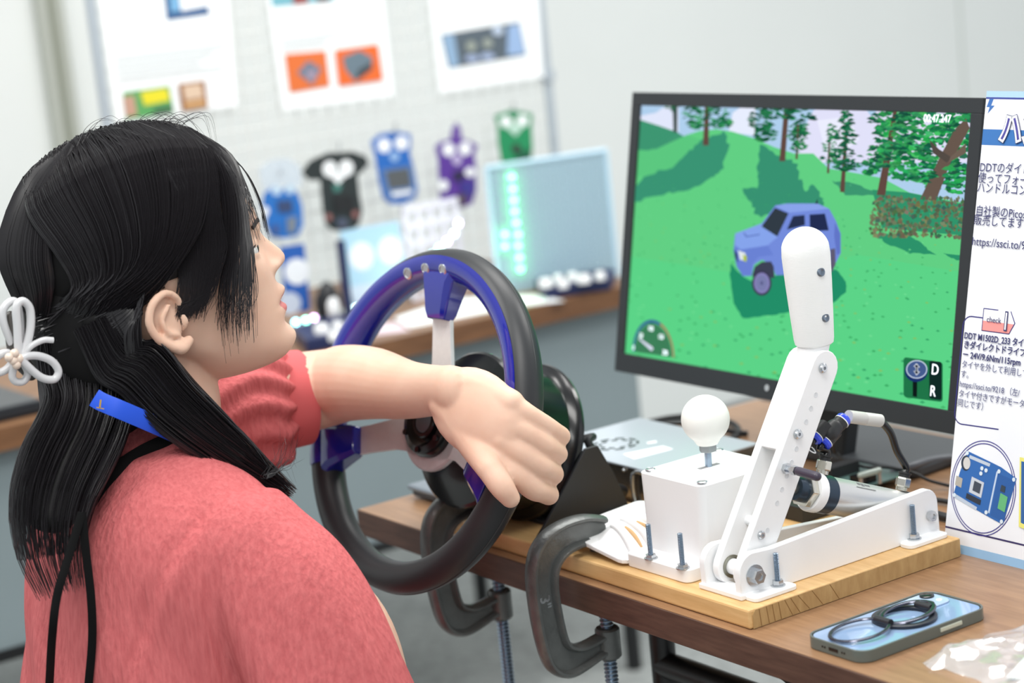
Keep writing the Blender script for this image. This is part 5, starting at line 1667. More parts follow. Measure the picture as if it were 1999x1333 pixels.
# neck
skin.capsule([HL(-0.030, 0, -0.055), HL(-0.034, 0, -0.110), HL(-0.037, 0, -0.150), (0.250, -0.340, 0.880), (0.250, -0.360, 0.84)],
             [(0.052, 0.056), (0.050, 0.052), (0.050, 0.050), (0.056, 0.050), (0.075, 0.045)], 32, 8, up=HR)
skin.ball((0.25, -0.375, 0.815), (0.125, 0.065, 0.05), 32, 18)
# ears
for sgn in (1, -1):
    E = lambda f, l, u: HL(f, l * sgn, u)
    skin.capsule([E(-.012, .072, -.054), E(-.009, .076, -.040), E(-.019, .083, -.029), E(-.034, .089, -.033), E(-.0425, .091, -.047), E(-.0400, .089, -.063), E(-.031, .084, -.075), E(-.021, .078, -.082), E(-.011, .073, -.079)],
                 [.0032, .0034, .0036, .0040, .0040, .0040, .0046, .0062, .0050], 12, 7)
    skin.ball(E(-.0255, .0765, -.055), (.0150, .0255, .0042), 24, 14, ax=(unit(HF * 0.93 - HR * sgn * 0.36), HU, unit(HR * sgn * 0.93 + HF * 0.36)))
    skin.capsule([E(-.020, .0815, -.041), E(-.0300, .0855, -.050), E(-.0290, .0845, -.063), E(-.019, .0785, -.070)], [.0026, .0030, .0030, .0026], 10, 6)
    skin.capsule([E(-.0095, .0745, -.054), E(-.0090, .0755, -.060), E(-.011, .0745, -.065)], [.0034, .0040, .0030], 10, 5)
# reaching arm and hand on the wheel
sh_l = np.array([0.098, -0.315, 0.885])
el_l = pX(645, 758, 0.130)
wr_l = pY(868, 762, -0.094)
skin.capsule([sh_l, sh_l + (el_l - sh_l) * 0.45 + (0, 0, 0.002), sh_l + (el_l - sh_l) * 0.80, el_l + (0.004, 0.004, 0.002)], [0.038, 0.040, 0.0425, 0.0400], 28, 8)
fa = wr_l - el_l
skin.capsule([el_l + (0.002, 0.002, 0.002), el_l + fa * 0.16 + (0, 0, 0.006), el_l + fa * 0.40 + (0, 0, 0.006), el_l + fa * 0.70, wr_l - fa * 0.06, wr_l + fa * 0.06], [(0.039, 0.039), (0.0395, 0.0395), (0.0365, 0.0365), (0.029, 0.0275), (0.0245, 0.0210), (0.0245, 0.0195)], 28, 8, up=(0, 0, 1))
GA = -1.5                                             # where on the rim the hand holds, degrees
c0 = wh(GA, RIM_R)
ga = math.radians(GA)
gd, gt = math.cos(ga) * E1 + math.sin(ga) * E2, -math.sin(ga) * E1 + math.cos(ga) * E2


def gp(r, n, t): return c0 + gd * r + WN * n + gt * t


wrist = wr_l
FING = [(-0.0275, 1.00, 0.0106), (-0.0085, 1.05, 0.0108), (0.0100, 1.00, 0.0104), (0.0265, 0.90, 0.0094)]
mcps = []
for tM, sc_, rr in FING:
    mcp = gp(0.0230 - 0.14 * abs(tM - 0.004), 0.0370, tM + 0.010)
    pip = gp(0.0375 * sc_, 0.0020, tM * 1.10 - 0.006)
    dip = gp(0.0240, -0.0300, tM * 1.05 - 0.012)
    tip = gp(0.0010, -0.0330, tM * 1.0 - 0.014)
    mcps.append(mcp)
    skin.capsule([wrist + (mcp - wrist) * 0.05 + gt * tM * 0.35, wrist + (mcp - wrist) * 0.5 + gt * tM * 0.30 + WN * 0.002, mcp], [0.0160, 0.0155, 0.0140], 18, 6)
    skin.capsule([mcp, mcp + (pip - mcp) * 0.5 + (gd * 0.005 + WN * 0.003), pip, pip + (dip - pip) * 0.5 + gd * 0.003, dip, tip],
                 [rr * 1.26, rr * 1.08, rr * 1.10, rr * 0.98, rr * 0.94, rr * 0.80], 16, 6)
for k in range(3):
    skin.capsule([mcps[k] - WN * 0.002, mcps[k + 1] - WN * 0.002], [0.0130, 0.0130], 16, 3)
mid_ = wrist * 0.45 + np.mean(mcps, 0) * 0.55
hx = unit(np.mean(mcps, 0) - wrist)
hy = unit(gt - np.dot(gt, hx) * hx)
skin.ball(mid_ + WN * 0.001, (0.054, 0.040, 0.0195), 28, 18, ax=(hx, hy, np.cross(hx, hy)))
# web between thumb and index, then the thumb lying along the front of the rim
t0 = wrist + (0.006, -0.002, -0.012)
t1 = pY(925, 862, -0.094)
t2 = pY(957, 915, -0.100)
t3 = pY(980, 950, -0.098)
t4 = pY(996, 972, -0.092)
skin.capsule([t0, t1, t2], [0.0185, 0.0170, 0.0130], 18, 7)
skin.capsule([t2, t3, t4], [0.0128, 0.0118, 0.0095], 16, 7)
skin.capsule([t1, gp(0.004, 0.036, -0.020)], [0.0130, 0.0120], 16, 4)
# near arm, hanging and resting forward on the lap
sh_r = np.array([0.405, -0.325, 0.800])
el_r = np.array([0.442, -0.245, 0.575])
wr_r = np.array([0.350, -0.13, 0.545])
skin.capsule([sh_r, (0.434, -0.278, 0.735), (0.440, -0.262, 0.66), el_r], [0.034, 0.0445, 0.0445, 0.040], 28, 8)
skin.capsule([el_r, el_r + (wr_r - el_r) * 0.35, wr_r], [0.040, 0.037, 0.0235], 24, 8)
hd = unit(wr_r - el_r)
for k in range(4):
    off = np.array([0.0, 0.0, 0.0]) + np.cross(hd, ZV) * (k - 1.5) * 0.019
    skin.capsule([wr_r, wr_r + hd * 0.04 + off * 0.6, wr_r + hd * 0.085 + off], [0.017, 0.0145, 0.0115], 14, 5)
    L = (0.068, 0.078, 0.072, 0.056)[k]
    m0 = wr_r + hd * 0.085 + off
    skin.capsule([m0, m0 + hd * L * 0.45 - ZV * 0.004, m0 + hd * L * 0.8 - ZV * 0.014, m0 + hd * L - ZV * 0.024], [0.0105, 0.0092, 0.0085, 0.0072], 12, 5)
skin.capsule([wr_r + hd * 0.01, wr_r + hd * 0.045 - np.cross(hd, ZV) * 0.038, wr_r + hd * 0.075 - np.cross(hd, ZV) * 0.046 - ZV * 0.008], [0.016, 0.0125, 0.0092], 14, 5)
# trunk and legs under the dress
skin.capsule([(0.25, -0.372, 0.82), (0.26, -0.385, 0.72), (0.26, -0.40, 0.60), (0.26, -0.42, 0.50)], [(0.11, 0.055), (0.12, 0.065), (0.12, 0.075), (0.135, 0.085)], 32, 6, up=XV)
for s in (-1, 1):
    hip, kn, an = np.array([0.25 + s * 0.085, -0.42, 0.49]), np.array([0.25 + s * 0.075, -0.14, 0.47]), np.array([0.25 + s * 0.075, -0.20, 0.075])
    skin.capsule([hip, (hip + kn) / 2, kn], [0.075, 0.066, 0.054], 24, 6)
    skin.capsule([kn, kn + (0, 0.008, -0.06), (kn + an) / 2 + (0, -0.012, 0.04), an + (0, 0, 0.05), an], [0.052, 0.052, 0.050, 0.034, 0.034], 24, 7)
skin_me = to_mesh_object(skin, 0.0020, 3, 0.5)
body = link_mesh('body', skin_me, person, [M_SKIN, M_LIP])
# lips take their own colour
Vb = mesh_arrays(body.data) + world_loc(body)
cen = np.empty(len(body.data.polygons) * 3)
body.data.polygons.foreach_get('center', cen)
cen = cen.reshape(-1, 3) + world_loc(body) - HO
cf, cl, cu = cen @ HF * 1e3, cen @ HR * 1e3, cen @ HU * 1e3
half = 23.0
lipm = (cf > 84) & (np.abs(cl) < half) & (cu < -88.4 + 8.6 * np.clip(1 - (np.abs(cl) / half) ** 1.8, 0, 1)) & (cu > -88.6 - 13.5 * np.clip(1 - (np.abs(cl) / half) ** 2.0, 0, 1))
body.data.polygons.foreach_set('material_index', lipm.astype(int).tolist())
for s in (-1, 1):
    an = np.array([0.25 + s * 0.075, -0.20, 0.075])
    sm = MB()
    sm.capsule([an + (0, -0.04, -0.040), an + (0, 0.03, -0.042), an + (0, 0.12, -0.052), an + (0, 0.16, -0.055)], [(0.030, 0.034), (0.035, 0.032), (0.040, 0.022), (0.034, 0.018)], 20, 6, up=XV)
    sm.build('shoe', mat('shoe_black', (30, 30, 32), 0.4), person, smooth=60)
for s in (-1, 1):
    ec_ = HL(0.0745, s * 0.031, -0.0275)
    ey = MB().ball(ec_, 0.0118, 24, 16).build('eye', mat('eye_white', (236, 234, 230), 0.2), person)
    MB().lathe([(0.0072, 0.0088), (0.0058, 0.0106), (0.002, 0.0121)], ec_, unit(HF + HR * 0.1 * s), 20).build('iris', mat('iris_dark', (36, 26, 22), 0.15), ey)
    MB().tube(cr([HL(0.0840, s * 0.017, -0.0285), HL(0.0865, s * 0.026, -0.0225), HL(0.0830, s * 0.038, -0.0235), HL(0.0735, s * 0.0455, -0.0285)], 5), 0.0011, 8).build('eyelash', mat('lash_black', (26, 22, 22), 0.6), ey)
    MB().tube(cr([HL(0.0975, s * 0.014, -0.0095), HL(0.0945, s * 0.028, -0.0050), HL(0.0840, s * 0.044, -0.0075)], 6), np.tile([0.0022, 0.0012], (13, 1)), 8, up=HU).build('eyebrow', mat('brow_dark', (48, 38, 34), 0.8), person)

# --- dress
M_DRESS = bpy.data.materials.new('coral_gauze')
M_DRESS.use_nodes = True
nt = M_DRESS.node_tree
b = nt.nodes['Principled BSDF']
b.inputs['Roughness'].default_value = 0.9
b.inputs['Specular IOR Level'].default_value = 0.15
b.inputs['Sheen Weight'].default_value = 0.0
tc = nt.nodes.new('ShaderNodeTexCoord')
mp = nt.nodes.new('ShaderNodeMapping')
mp.inputs['Rotation'].default_value = (0.25, 0.35, 0.5)
mp.inputs['Scale'].default_value = (1.0, 1.0, 0.16)
n1 = nt.nodes.new('ShaderNodeTexNoise')
n1.inputs['Scale'].default_value = 250
n1.inputs['Detail'].default_value = 3
n2 = nt.nodes.new('ShaderNodeTexNoise')
n2.inputs['Scale'].default_value = 34
n2.inputs['Detail'].default_value = 3
mx = nt.nodes.new('ShaderNodeMath')
mx.operation = 'MULTIPLY_ADD'
mx.inputs[1].default_value = 0.9
rp = nt.nodes.new('ShaderNodeValToRGB')
rp.color_ramp.elements[0].position, rp.color_ramp.elements[1].position = 0.32, 0.66
rp.color_ramp.elements[0].color = (*lin((190, 96, 98)), 1)
rp.color_ramp.elements[1].color = (*lin((205, 110, 111)), 1)
bp = nt.nodes.new('ShaderNodeBump')
bp.inputs['Strength'].default_value = 0.75
bp.inputs['Distance'].default_value = 0.003
nt.links.new(tc.outputs['Object'], mp.inputs['Vector'])
nt.links.new(mp.outputs['Vector'], n1.inputs['Vector'])
nt.links.new(mp.outputs['Vector'], n2.inputs['Vector'])
nt.links.new(n1.outputs['Fac'], mx.inputs[0])
nt.links.new(n2.outputs['Fac'], mx.inputs[2])
nt.links.new(mx.outputs[0], bp.inputs['Height'])
nt.links.new(n1.outputs['Fac'], rp.inputs['Fac'])
nt.links.new(rp.outputs['Color'], b.inputs['Base Color'])
nt.links.new(bp.outputs['Normal'], b.inputs['Normal'])

dr_ = MB()
dr_.capsule([(0.262, -0.430, 0.46), (0.262, -0.415, 0.56), (0.264, -0.395, 0.66), (0.264, -0.385, 0.745), (0.262, -0.378, 0.81), (0.256, -0.366, 0.852), (0.252, -0.352, 0.876)],
            [(0.168, 0.130), (0.166, 0.116), (0.165, 0.104), (0.164, 0.096), (0.160, 0.086), (0.125, 0.064), (0.082, 0.048)], 48, 8, up=XV)
# shoulder yoke
dr_.capsule([(0.105, -0.335, 0.862), (0.19, -0.362, 0.868), (0.25, -0.366, 0.868), (0.318, -0.360, 0.856), (0.398, -0.338, 0.812)], [0.056, 0.050, 0.046, 0.048, 0.058], 32, 8)
# skirt over the thighs
for s in (-1, 1):
    dr_.capsule([(0.25 + s * 0.08, -0.50, 0.50), (0.25 + s * 0.085, -0.32, 0.505), (0.25 + s * 0.078, -0.165, 0.49)], [0.092, 0.090, 0.078], 28, 7)
dr_.ball((0.25, -0.33, 0.50), (0.12, 0.20, 0.085), 28, 16)
# near sleeve, loose and longer behind
dr_.capsule([(0.398, -0.336, 0.812), (0.424, -0.320, 0.770), (0.446, -0.308, 0.710), (0.462, -0.303, 0.645)], [0.060, 0.068, 0.074, 0.080], 36, 8)
# far sleeve, puffed before its band
cuff = pX(556, 781, 0.118)
ax_l = unit(el_l - sh_l)
dr_.capsule([sh_l + (0, -0.01, -0.005), sh_l + (cuff - sh_l) * 0.45 + (0, 0, -0.006), sh_l + (cuff - sh_l) * 0.74 + (0, 0, -0.006), cuff - ax_l * 0.020, cuff - ax_l * 0.004, cuff], [0.060, 0.064, 0.067, 0.062, 0.046, 0.030], 32, 8)
dress_me = to_mesh_object(dr_, 0.0042, 6, 0.5)
dress_me.update()
Vd = mesh_arrays(dress_me)
nd = np.empty(len(dress_me.vertices) * 3)
dress_me.vertices.foreach_get('normal', nd)
nd = nd.reshape(-1, 3)
X_, Y_, Z_ = Vd.T
# broad soft folds running down and gathers round the sleeve ends
fold = 0.0022 * np.sin(X_ * 46 + 5 * np.sin(Z_ * 9) + Y_ * 22) + 0.0016 * np.sin(X_ * 90 - Y_ * 61 + Z_ * 25 + 2.0 * np.sin(Y_ * 33))
da = (Vd - sh_l) @ ax_l
per = Vd - sh_l - np.outer(da, ax_l)
ang_ = np.arctan2(per @ unit(np.cross(ax_l, ZV)), per @ ZV)
lenl = np.linalg.norm(cuff - sh_l)
near_l = (np.linalg.norm(per, axis=1) < 0.085) & (da > lenl * 0.35)
g_w = np.clip((da - lenl * 0.35) / (lenl * 0.4), 0, 1)
fold = np.where(near_l, fold + 0.0034 * g_w * np.sin(ang_ * 13 + 1.5 * np.sin(da * 60)), fold)
# a seam where the near sleeve joins
sm_c = np.array([0.385, -0.340, 0.83])
sm_n = unit(np.array([0.80, 0.20, -0.30]))
sd = (Vd - sm_c) @ sm_n
seam = np.exp(-(sd / 0.006) ** 2) * (Z_ > 0.60) * (X_ > 0.30)
fold = fold - 0.0018 * seam + 0.0016 * np.exp(-((sd - 0.012) / 0.008) ** 2) * (X_ > 0.30)
Vd = Vd + nd * fold[:, None]
dress_me.vertices.foreach_set('co', Vd.ravel())
dress = link_mesh('dress', dress_me, person, [M_DRESS])
cu_ = unit(np.cross(ax_l, ZV))
cv_ = np.cross(ax_l, cu_)
bnd = []
for h, r in ((-0.012, 0.0490), (0.002, 0.0512), (0.020, 0.0500), (0.0205, 0.0484), (-0.006, 0.0480)):
    bnd.append([cuff + ax_l * h + r * (math.cos(t) * cu_ + math.sin(t) * cv_) for t in np.linspace(0, 2 * math.pi, 48, endpoint=False)])
MB().grid(np.array(bnd), False, True).build('sleeve_band', mat('coral_plain', (206, 98, 100), 0.85), dress, smooth=50)

from mathutils.bvhtree import BVHTree
_dv = mesh_arrays(dress.data) + world_loc(dress)
BVH = BVHTree.FromPolygons([tuple(v) for v in _dv], [tuple(p.vertices) for p in dress.data.polygons])


def on_dress(x, y, off=0.006, X=0.30):
    d = ray(x, y)
    hit = BVH.ray_cast(Vector(CAM), Vector(d))
    if hit[0] is None:
        return pX(x, y, X)
    return np.array(hit[0]) - unit(d) * off


# neckline band and ribbon tails
M_RIB = mat('black_ribbon', (12, 12, 13), 0.85, spec=0.2)


def ribbon(pts, w, up, name, m=M_RIB, th_=0.0009, n=7, parent=None):
    P = cr(pts, n)
    return MB().tube(P, np.tile([th_, w / 2], (len(P), 1)), 8, up=up).build(name, m, parent or person, smooth=60)


ribbon([on_dress(352, 846, 0.004), on_dress(318, 862, 0.004), on_dress(276, 882, 0.004), on_dress(232, 912, 0.005), on_dress(196, 952, 0.006), on_dress(164, 1000, 0.010)], 0.012, (0.8, -0.5, 0.3), 'neck_ribbon')
ribbon([pX(160, 1000, 0.345), pX(136, 1080, 0.350), pX(112, 1160, 0.355), pX(102, 1240, 0.350), on_dress(96, 1345, 0.010)], 0.0075, (0.8, -0.5, 0.1), 'ribbon_tail')
ribbon([pX(160, 1000, 0.345), pX(168, 1080, 0.350), pX(178, 1170, 0.355), on_dress(180, 1250, 0.010), on_dress(172, 1345, 0.008)], 0.0075, (0.8, -0.5, 0.1), 'ribbon_tail')
# lanyard
lan = thing('lanyard', pX(240, 800, 0.31), 'blue lanyard strap with a gold mark round the neck', 'lanyard')
M_LAN = mat('lanyard_blue', (30, 84, 214), 0.5)
ribbon([pX(184, 776, 0.314), pX(200, 785, 0.320), pX(236, 800, 0.330), pX(292, 824, 0.332), pX(350, 850, 0.326)], 0.0165, (0.86, -0.42, 0.25), 'strap', M_LAN, 0.0007, parent=lan)
gm2 = MB()
for pts in ([(188, 794), (203, 797), (203, 799), (188, 796)], [(195, 780), (198, 780), (196, 796), (193, 796)]):
    gm2.slab([pX(x, y, 0.3285) for x, y in pts], (0.0004, 0, 0))
gm2.build('gold_mark', mat('gold_thread', (214, 176, 60), 0.4, metal=0.4), lan, smooth=0)

# --- hair
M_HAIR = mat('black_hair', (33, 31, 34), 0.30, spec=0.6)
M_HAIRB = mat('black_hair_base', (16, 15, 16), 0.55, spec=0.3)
EC = np.array([-0.016, 0.0, 0.018])              # centre of the hair volume (forward, side, up)
ER = np.array([0.121, 0.087, 0.099])


def on_hair(p, k=1.0):
    """Push a head-space point on to the outer hair surface."""
    q = (np.asarray(p, float) - EC) / ER
    return EC + ER * q / np.linalg.norm(q) * k


def H3(p): return HL(p[0], p[1], p[2])


hair = MB()
hr = np.random.default_rng(11)


def strand(pts, r, n=5, taper=True):
    P = cr(pts, n)
    N = len(P)
    t = np.linspace(0, 1, N)
    rad = r * (np.clip(1.25 - t, 0.25, 1.0) if taper else np.ones(N))
    hair.tube(P, rad, 3, caps=False)


def side_strands(sgn, count, kmin=0.960, kmax=1.028):
    for _ in range(count):
        f0 = hr.uniform(-0.125, 0.072)
        k = hr.uniform(kmin, kmax)
        j = lambda s: hr.normal(0, s)
        g = j(0.004)
        drop = hr.uniform(-0.012, 0.016)
        root = on_hair((f0, sgn * 0.004, 0.13), k)
        p1 = on_hair((f0 - 0.002 + g, sgn * 0.052, 0.085), k)
        p2 = on_hair((f0 * 0.86 - 0.012 + g, sgn * 0.085, 0.040), k)
        p3 = on_hair((f0 * 0.62 - 0.034 + g, sgn * 0.088, 0.002 - drop * 0.3), k)
        p4 = on_hair((f0 * 0.34 - 0.072, sgn * 0.066, -0.022 - drop), k)
        cl_ = np.array([-0.124 + j(0.004), sgn * abs(0.012 + j(0.010)), -0.030 - drop * 0.8 + j(0.004)])
        strand([H3(x) for x in (root, p1, p2, p3, p4, cl_)], hr.uniform(0.0005, 0.0009), 4, False)


side_strands(1, 1700)
side_strands(-1, 350)
for _ in range(700):                              # back of the head down to the clip
    l0 = hr.uniform(-0.05, 0.07)
    k = hr.uniform(0.965, 1.015)
    pts = [on_hair((-0.045, l0 * 0.25, 0.12), k), on_hair((-0.085, l0 * 0.8, 0.09), k), on_hair((-0.125, l0 * 1.1, 0.045), k), on_hair((-0.135, l0, 0.0), k), np.array([-0.128, 0.006 + l0 * 0.35, -0.032 + hr.normal(0, 0.005)])]
    strand([H3(x) for x in pts], hr.uniform(0.0005, 0.0009), 4, False)
for _ in range(320):                              # tucked behind the ear
    v = hr.uniform(0, 1)
    pts = [np.array([-0.036 - 0.010 * v, 0.079, -0.020 - 0.020 * v]), np.array([-0.050 - 0.012 * v, 0.078, -0.052]), np.array([-0.056 - 0.014 * v, 0.073, -0.088])]
    e0, e1 = pX(282 - 24 * v, 735, 0.308), pX(338 - 34 * v, 800, 0.312)
    strand([H3(x + hr.normal(0, 0.0012, 3)) for x in pts] + [e0 + hr.normal(0, 0.003, 3), e1 + hr.normal(0, 0.004, 3)], hr.uniform(0.0006, 0.0010), 5, False)
for _ in range(500):                              # below the clip line, swept back from behind the ear
    v = hr.uniform(0, 1)
    pts = [np.array([-0.030 - 0.01 * v, 0.072 - 0.004 * v, -0.018 - 0.012 * v]), np.array([-0.060, 0.070, -0.026 - 0.030 * v]), np.array([-0.095, 0.052, -0.034 - 0.034 * v]), np.array([-0.122, 0.018 + hr.normal(0, 0.008), -0.040 - 0.020 * v])]
    strand([H3(x + hr.normal(0, 0.001, 3)) for x in pts], hr.uniform(0.0005, 0.0009), 5, False)
# temple hair falling to the top of the ear
for _ in range(520):
    f0 = hr.uniform(0.010, 0.082)
    t = (f0 - 0.010) / 0.072
    k = hr.uniform(0.965, 1.015)
    root = on_hair((f0, 0.005, 0.12), k)
    p1 = on_hair((f0 + 0.004, 0.058, 0.075), k)
    p2 = on_hair((f0 * 0.72 + 0.012, 0.085, 0.030), k)
    p3 = np.array([0.004 + t * 0.040 + hr.normal(0, 0.002), 0.0775, -0.012])
    p4 = np.array([-0.006 + t * 0.030 + hr.normal(0, 0.002), 0.0765, -0.040 + hr.normal(0, 0.003)])
    p5 = np.array([-0.014 + t * 0.022 + hr.normal(0, 0.002), 0.0775, -0.055 + t * 0.0 + hr.normal(0, 0.004)])
    strand([H3(x) for x in (root, p1, p2, p3, p4, p5)], hr.uniform(0.0005, 0.0008), 4)
# fringe strands beside the face
for _ in range(320):
    a = hr.uniform(-0.10, 1)
    k = hr.uniform(0.97, 1.02)
    lat0 = hr.uniform(0.004, 0.030)
    root = on_hair((0.055 + 0.03 * a, lat0 * 0.6, 0.10), k)
    p1 = on_hair((0.088 - 0.02 * a, 0.030 + lat0 * 0.7, 0.062), k)
    p2 = on_hair((0.080 - 0.022 * a, 0.050 + 0.016 * a, 0.024), k * 0.985)
    p3 = np.array([0.070 - 0.026 * a, 0.066 + 0.006 * a, -0.018])
    p4 = np.array([0.060 - 0.034 * a, 0.0715 + 0.004 * a, -0.050 + hr.normal(0, 0.004)])
    p5 = np.array([0.046 - 0.030 * a, 0.0735 + 0.003 * a, -0.082 + hr.normal(0, 0.010)])
    pts = [root, p1, p2, p3, p4, p5]
    if hr.uniform() < 0.45: pts = pts[:5]
    jit_ = hr.normal(0, 0.0022, 3) * (1, 0.3, 1)
    strand([H3(x + jit_ * i / 5) for i, x in enumerate(pts)], hr.uniform(0.0004, 0.0007), 5)
for _ in range(170):                              # hair from the parting over the forehead corner
    a = hr.uniform(0, 1)
    k = hr.uniform(0.97, 1.02)
    pts = [on_hair((0.05 + 0.04 * a, 0.004, 0.11), k), on_hair((0.095, 0.022 + 0.01 * a, 0.070), k), on_hair((0.098 - 0.02 * a, 0.036 + 0.02 * a, 0.036), k * 0.985), np.array([0.092 - 0.03 * a, 0.046 + 0.02 * a, 0.004 + hr.normal(0, 0.01)])]
    strand([H3(x) for x in pts], hr.uniform(0.0004, 0.0007), 5)
for _ in range(22):
    root = on_hair((0.085, hr.uniform(-0.012, 0.012), 0.085), 1.0)
    k = hr.uniform(-1, 1)
    pts = [root, on_hair((0.108, 0.010 + 0.006 * k, 0.045), 1.0), np.array([0.1050, 0.014 + 0.006 * k, 0.008]), np.array([0.1015, 0.018 + 0.006 * k, -0.020 + hr.normal(0, 0.004)])]
    strand([H3(x) for x in pts], hr.uniform(0.0004, 0.0006), 5)
# other side fringe
for _ in range(120):
    a = hr.uniform(0, 1)
    pts = [on_hair((0.07, -0.006, 0.10)), on_hair((0.095, -0.03, 0.055)), np.array([0.090 - 0.02 * a, -0.050 - 0.01 * a, 0.012]), np.array([0.070 - 0.02 * a, -0.066, -0.03]), np.array([0.05 - 0.02 * a, -0.072, -0.075])]
    strand([H3(x) for x in pts], hr.uniform(0.0004, 0.0007), 4)


def lock(center, half, count, rmin, rmax, up=XV, depth=0.5, wob=0.0007, thin=0.0):
    """Strands round a centre line (world points) with a half width at each point."""
    C = np.asarray(center, float)
    for _ in range(count):
        a, q = hr.uniform(-1, 1), hr.uniform(-1, 1)
        pts = []
        cut_ = len(C) if hr.uniform() > 0.25 else len(C) - 1
        for i in range(cut_):
            T = C[min(i + 1, len(C) - 1)] - C[max(i - 1, 0)]
            s1 = unit(np.cross(T, CAM - C[i]))
            s2_ = unit(np.cross(s1, T))
            pts.append(C[i] + s1 * a * half[i] + s2_ * q * half[i] * depth + hr.normal(0, wob, 3))
        if cut_ == len(C):
            pts[-1] = pts[-1] + unit(C[-1] - C[-2]) * hr.uniform(-0.02, 0.02)
        if thin:
            full = cr(pts, 5)
            m_ = int(len(full) * hr.uniform(thin, 1.0))
            pts = full[:m_:3]
        strand(pts, hr.uniform(rmin, rmax), 3 if thin else 5)


# hair hanging down the back
nape = [HL(-0.092, 0.030, -0.045), HL(-0.100, 0.026, -0.085)]
cb_back = nape + [pX(166, 822, 0.285), pX(126, 905, 0.300), pX(98, 1000, 0.312), pX(104, 1105, 0.326), pX(146, 1215, 0.338)]
hb_back = [0.042, 0.044, 0.040, 0.040, 0.036, 0.027, 0.014]
lock(cb_back, hb_back, 1250, 0.0005, 0.0009, thin=0.55)
# hair falling past the ear over the near shoulder
cb_frt = [HL(-0.080, 0.056, -0.035), HL(-0.074, 0.062, -0.075), pX(278, 722, 0.316), pX(336, 786, 0.330), pX(398, 840, 0.346), pX(466, 892, 0.362), pX(538, 942, 0.380)]
hb_frt = [0.022, 0.026, 0.029, 0.027, 0.024, 0.018, 0.006]
lock(cb_frt, hb_frt, 900, 0.0005, 0.0009)
# the far side
lock([HL(-0.05, -0.066, -0.03), HL(-0.045, -0.070, -0.09), HL(-0.05, -0.075, -0.15), HL(-0.06, -0.085, -0.22)], [0.028, 0.032, 0.03, 0.02], 260, 0.0006, 0.0010)
# loose wisps
for _ in range(40):
    f0 = hr.uniform(-0.05, 0.085)
    r0 = on_hair((f0, 0.01, 0.12), 1.0)
    d1 = np.array([hr.uniform(-0.5, 1), hr.uniform(0, 0.4), hr.uniform(0.2, 0.8)])
    strand([H3(r0), H3(r0 + d1 * 0.007), H3(r0 + d1 * 0.014 + np.array([0.012, 0.012, -0.004])), H3(on_hair(r0 + np.array([0.03, 0.03, -0.02]), 1.02))], 0.00028, 5)
for pts in ([(150, 285), (168, 250), (196, 232), (224, 236), (246, 250)], [(160, 280), (180, 246), (208, 234), (236, 246)], [(170, 270), (190, 240), (214, 226), (232, 234), (252, 252)]):
    strand([pX(x, y, 0.255) for x, y in pts], 0.0003, 6)
for _ in range(26):
    a = hr.uniform(-0.5, 1.2)
    s = pX(520, 935, 0.384)
    strand([s, s + (0, 0.012 * a, 0.004), s + (hr.normal(0, .004), 0.014 + 0.014 * a, 0.012 + hr.normal(0, 0.006)), s + (hr.normal(0, .006), 0.022 + 0.014 * a, 0.024 + hr.normal(0, 0.012))], 0.00022, 5)
hair.build('hair', M_HAIR, person, smooth=80, fix=False, kind='stuff')

# solid hair volume below the strands
base = MB()
nt_, np_ = 72, 48
for k in (0.955,):
    P = np.zeros((np_, nt_, 3))
    for i in range(np_):
        ph_ = math.pi * (i + 0.5) / np_
        for j in range(nt_):
            a = 2 * math.pi * j / nt_
            P[i, j] = EC + ER * k * np.array([math.sin(ph_) * math.cos(a), math.sin(ph_) * math.sin(a), math.cos(ph_)])
    keep = np.zeros((np_, nt_), bool)
    f_, l_, u_ = P[..., 0], np.abs(P[..., 1]), P[..., 2]
    low = np.interp(f_, [-0.14, -0.09, -0.055, -0.045, -0.02, 0.02, 0.045, 0.062, 0.08, 0.11], [-0.10, -0.10, -0.075, -0.034, -0.030, -0.016, 0.004, 0.036, 0.052, 0.056])
    keep = u_ > low
    idx = {}
    V, Fc = [], []
    for i in range(np_):
        for j in range(nt_):
            if keep[i, j]:
                idx[(i, j)] = len(V)
                V.append(H3(P[i, j]))
    for i in range(np_ - 1):
        for j in range(nt_):
            q = [(i, j), (i + 1, j), (i + 1, (j + 1) % nt_), (i, (j + 1) % nt_)]
            if all(x in idx for x in q):
                Fc.append([idx[x] for x in q])
    top_ = [idx[(0, j)] for j in range(nt_)]
    Fc.append(top_[::-1])
    base.add(V, Fc)
def slim(c, h, k):
    C = np.asarray(c)
    base.capsule(C[:-1], [(x * k * 0.55, x * k) for x in h[:-1]], 20, 6, up=CAM - C[0])
slim(cb_back[:-1], hb_back[:-1], 0.66)
slim(cb_frt, hb_frt, 0.74)
slim([HL(-0.05, -0.066, -0.03), HL(-0.045, -0.070, -0.09), HL(-0.05, -0.075, -0.15), HL(-0.06, -0.085, -0.22)], [0.028, 0.032, 0.03, 0.02], 0.8)
base.capsule([HL(-0.075, 0.0, -0.02), HL(-0.080, 0.0, -0.07), HL(-0.075, 0.005, -0.12)], [0.060, 0.062, 0.048], 28, 6)
base.build('hair_base', M_HAIRB, person, smooth=60, fix=False)

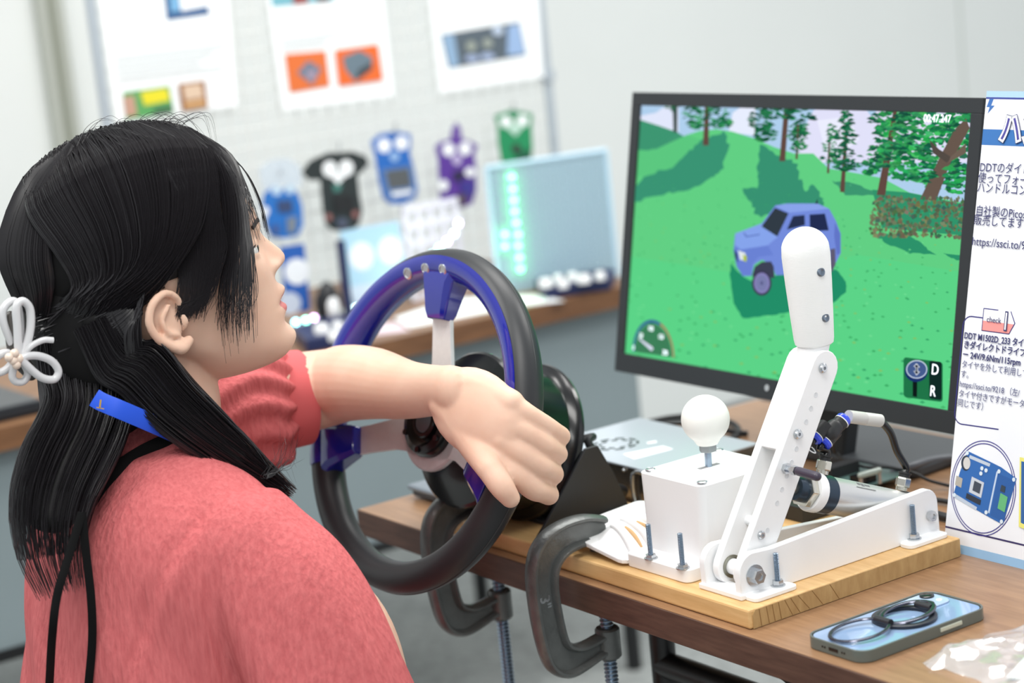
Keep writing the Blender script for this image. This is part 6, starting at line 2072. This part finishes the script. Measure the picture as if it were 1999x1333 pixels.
# --- hair clip
M_CLIP = mat('pearl_plastic', (226, 226, 228), 0.15, coat=0.5, trans=0.15)
hc = thing('hair_clip', pX(50, 700, 0.27), 'pearly white looped flower hair clip holding the black hair', 'hair clip')


def loop(pts, r, X0, X1=None, closed=True):
    P = [pX(x, y, X0 + (X1 - X0) * i / max(1, len(pts) - 1) if X1 is not None else X0) for i, (x, y) in enumerate(pts)]
    Q = cr(P, 7, closed)
    return MB().tube(Q, r, 12, closed=closed).build('petal_loop', M_CLIP, hc, smooth=60)


loop([(36, 690), (10, 640), (6, 606), (22, 588), (34, 596), (40, 640)], 0.0036, 0.285)
loop([(38, 692), (34, 640), (32, 600), (44, 588), (58, 602), (60, 636), (52, 672)], 0.0038, 0.296)
loop([(44, 700), (70, 694), (100, 704), (114, 724), (106, 740), (84, 738), (62, 722)], 0.0036, 0.300)
loop([(46, 694), (60, 676), (84, 664), (104, 664)], 0.0028, 0.298, 0.302, closed=False)
loop([(36, 700), (24, 730), (30, 744), (46, 744), (54, 726)], 0.0034, 0.292)
loop([(30, 694), (4, 690), (-18, 712), (-10, 728), (14, 720)], 0.0036, 0.285)
for q in ((18, 698), (28, 690), (26, 704), (38, 700), (32, 712)):
    MB().ball(pX(*q, 0.300), 0.0042, 12, 8).build('bead', mat('bead_gold', (226, 206, 190), 0.2, coat=0.4), hc)
MB().capsule([pX(20, 620, 0.278), pX(34, 690, 0.284), pX(60, 730, 0.284)], [0.006, 0.008, 0.006], 14, 5).build('spring_bar', mat('clip_dark', (70, 66, 62), 0.4), hc)

# --- stool under the person
st_ = thing('stool', (0.25, -0.45, 0.0), 'round black padded stool under the person', 'stool')
MB().lathe([(0.17, 0.272), (0.18, 0.282), (0.18, 0.305), (0.165, 0.317), (0.01, 0.319)], (0.25, -0.45, 0), ZV, 40).build('seat', M_SATK, st_)
MB().cyl((0.25, -0.45, 0.05), (0.25, -0.45, 0.275), 0.025).build('column', M_STEEL, st_)
MB().lathe([(0.19, 0.0), (0.19, 0.012), (0.05, 0.05), (0.03, 0.055)], (0.25, -0.45, 0), ZV, 40).build('foot', M_STEEL, st_)
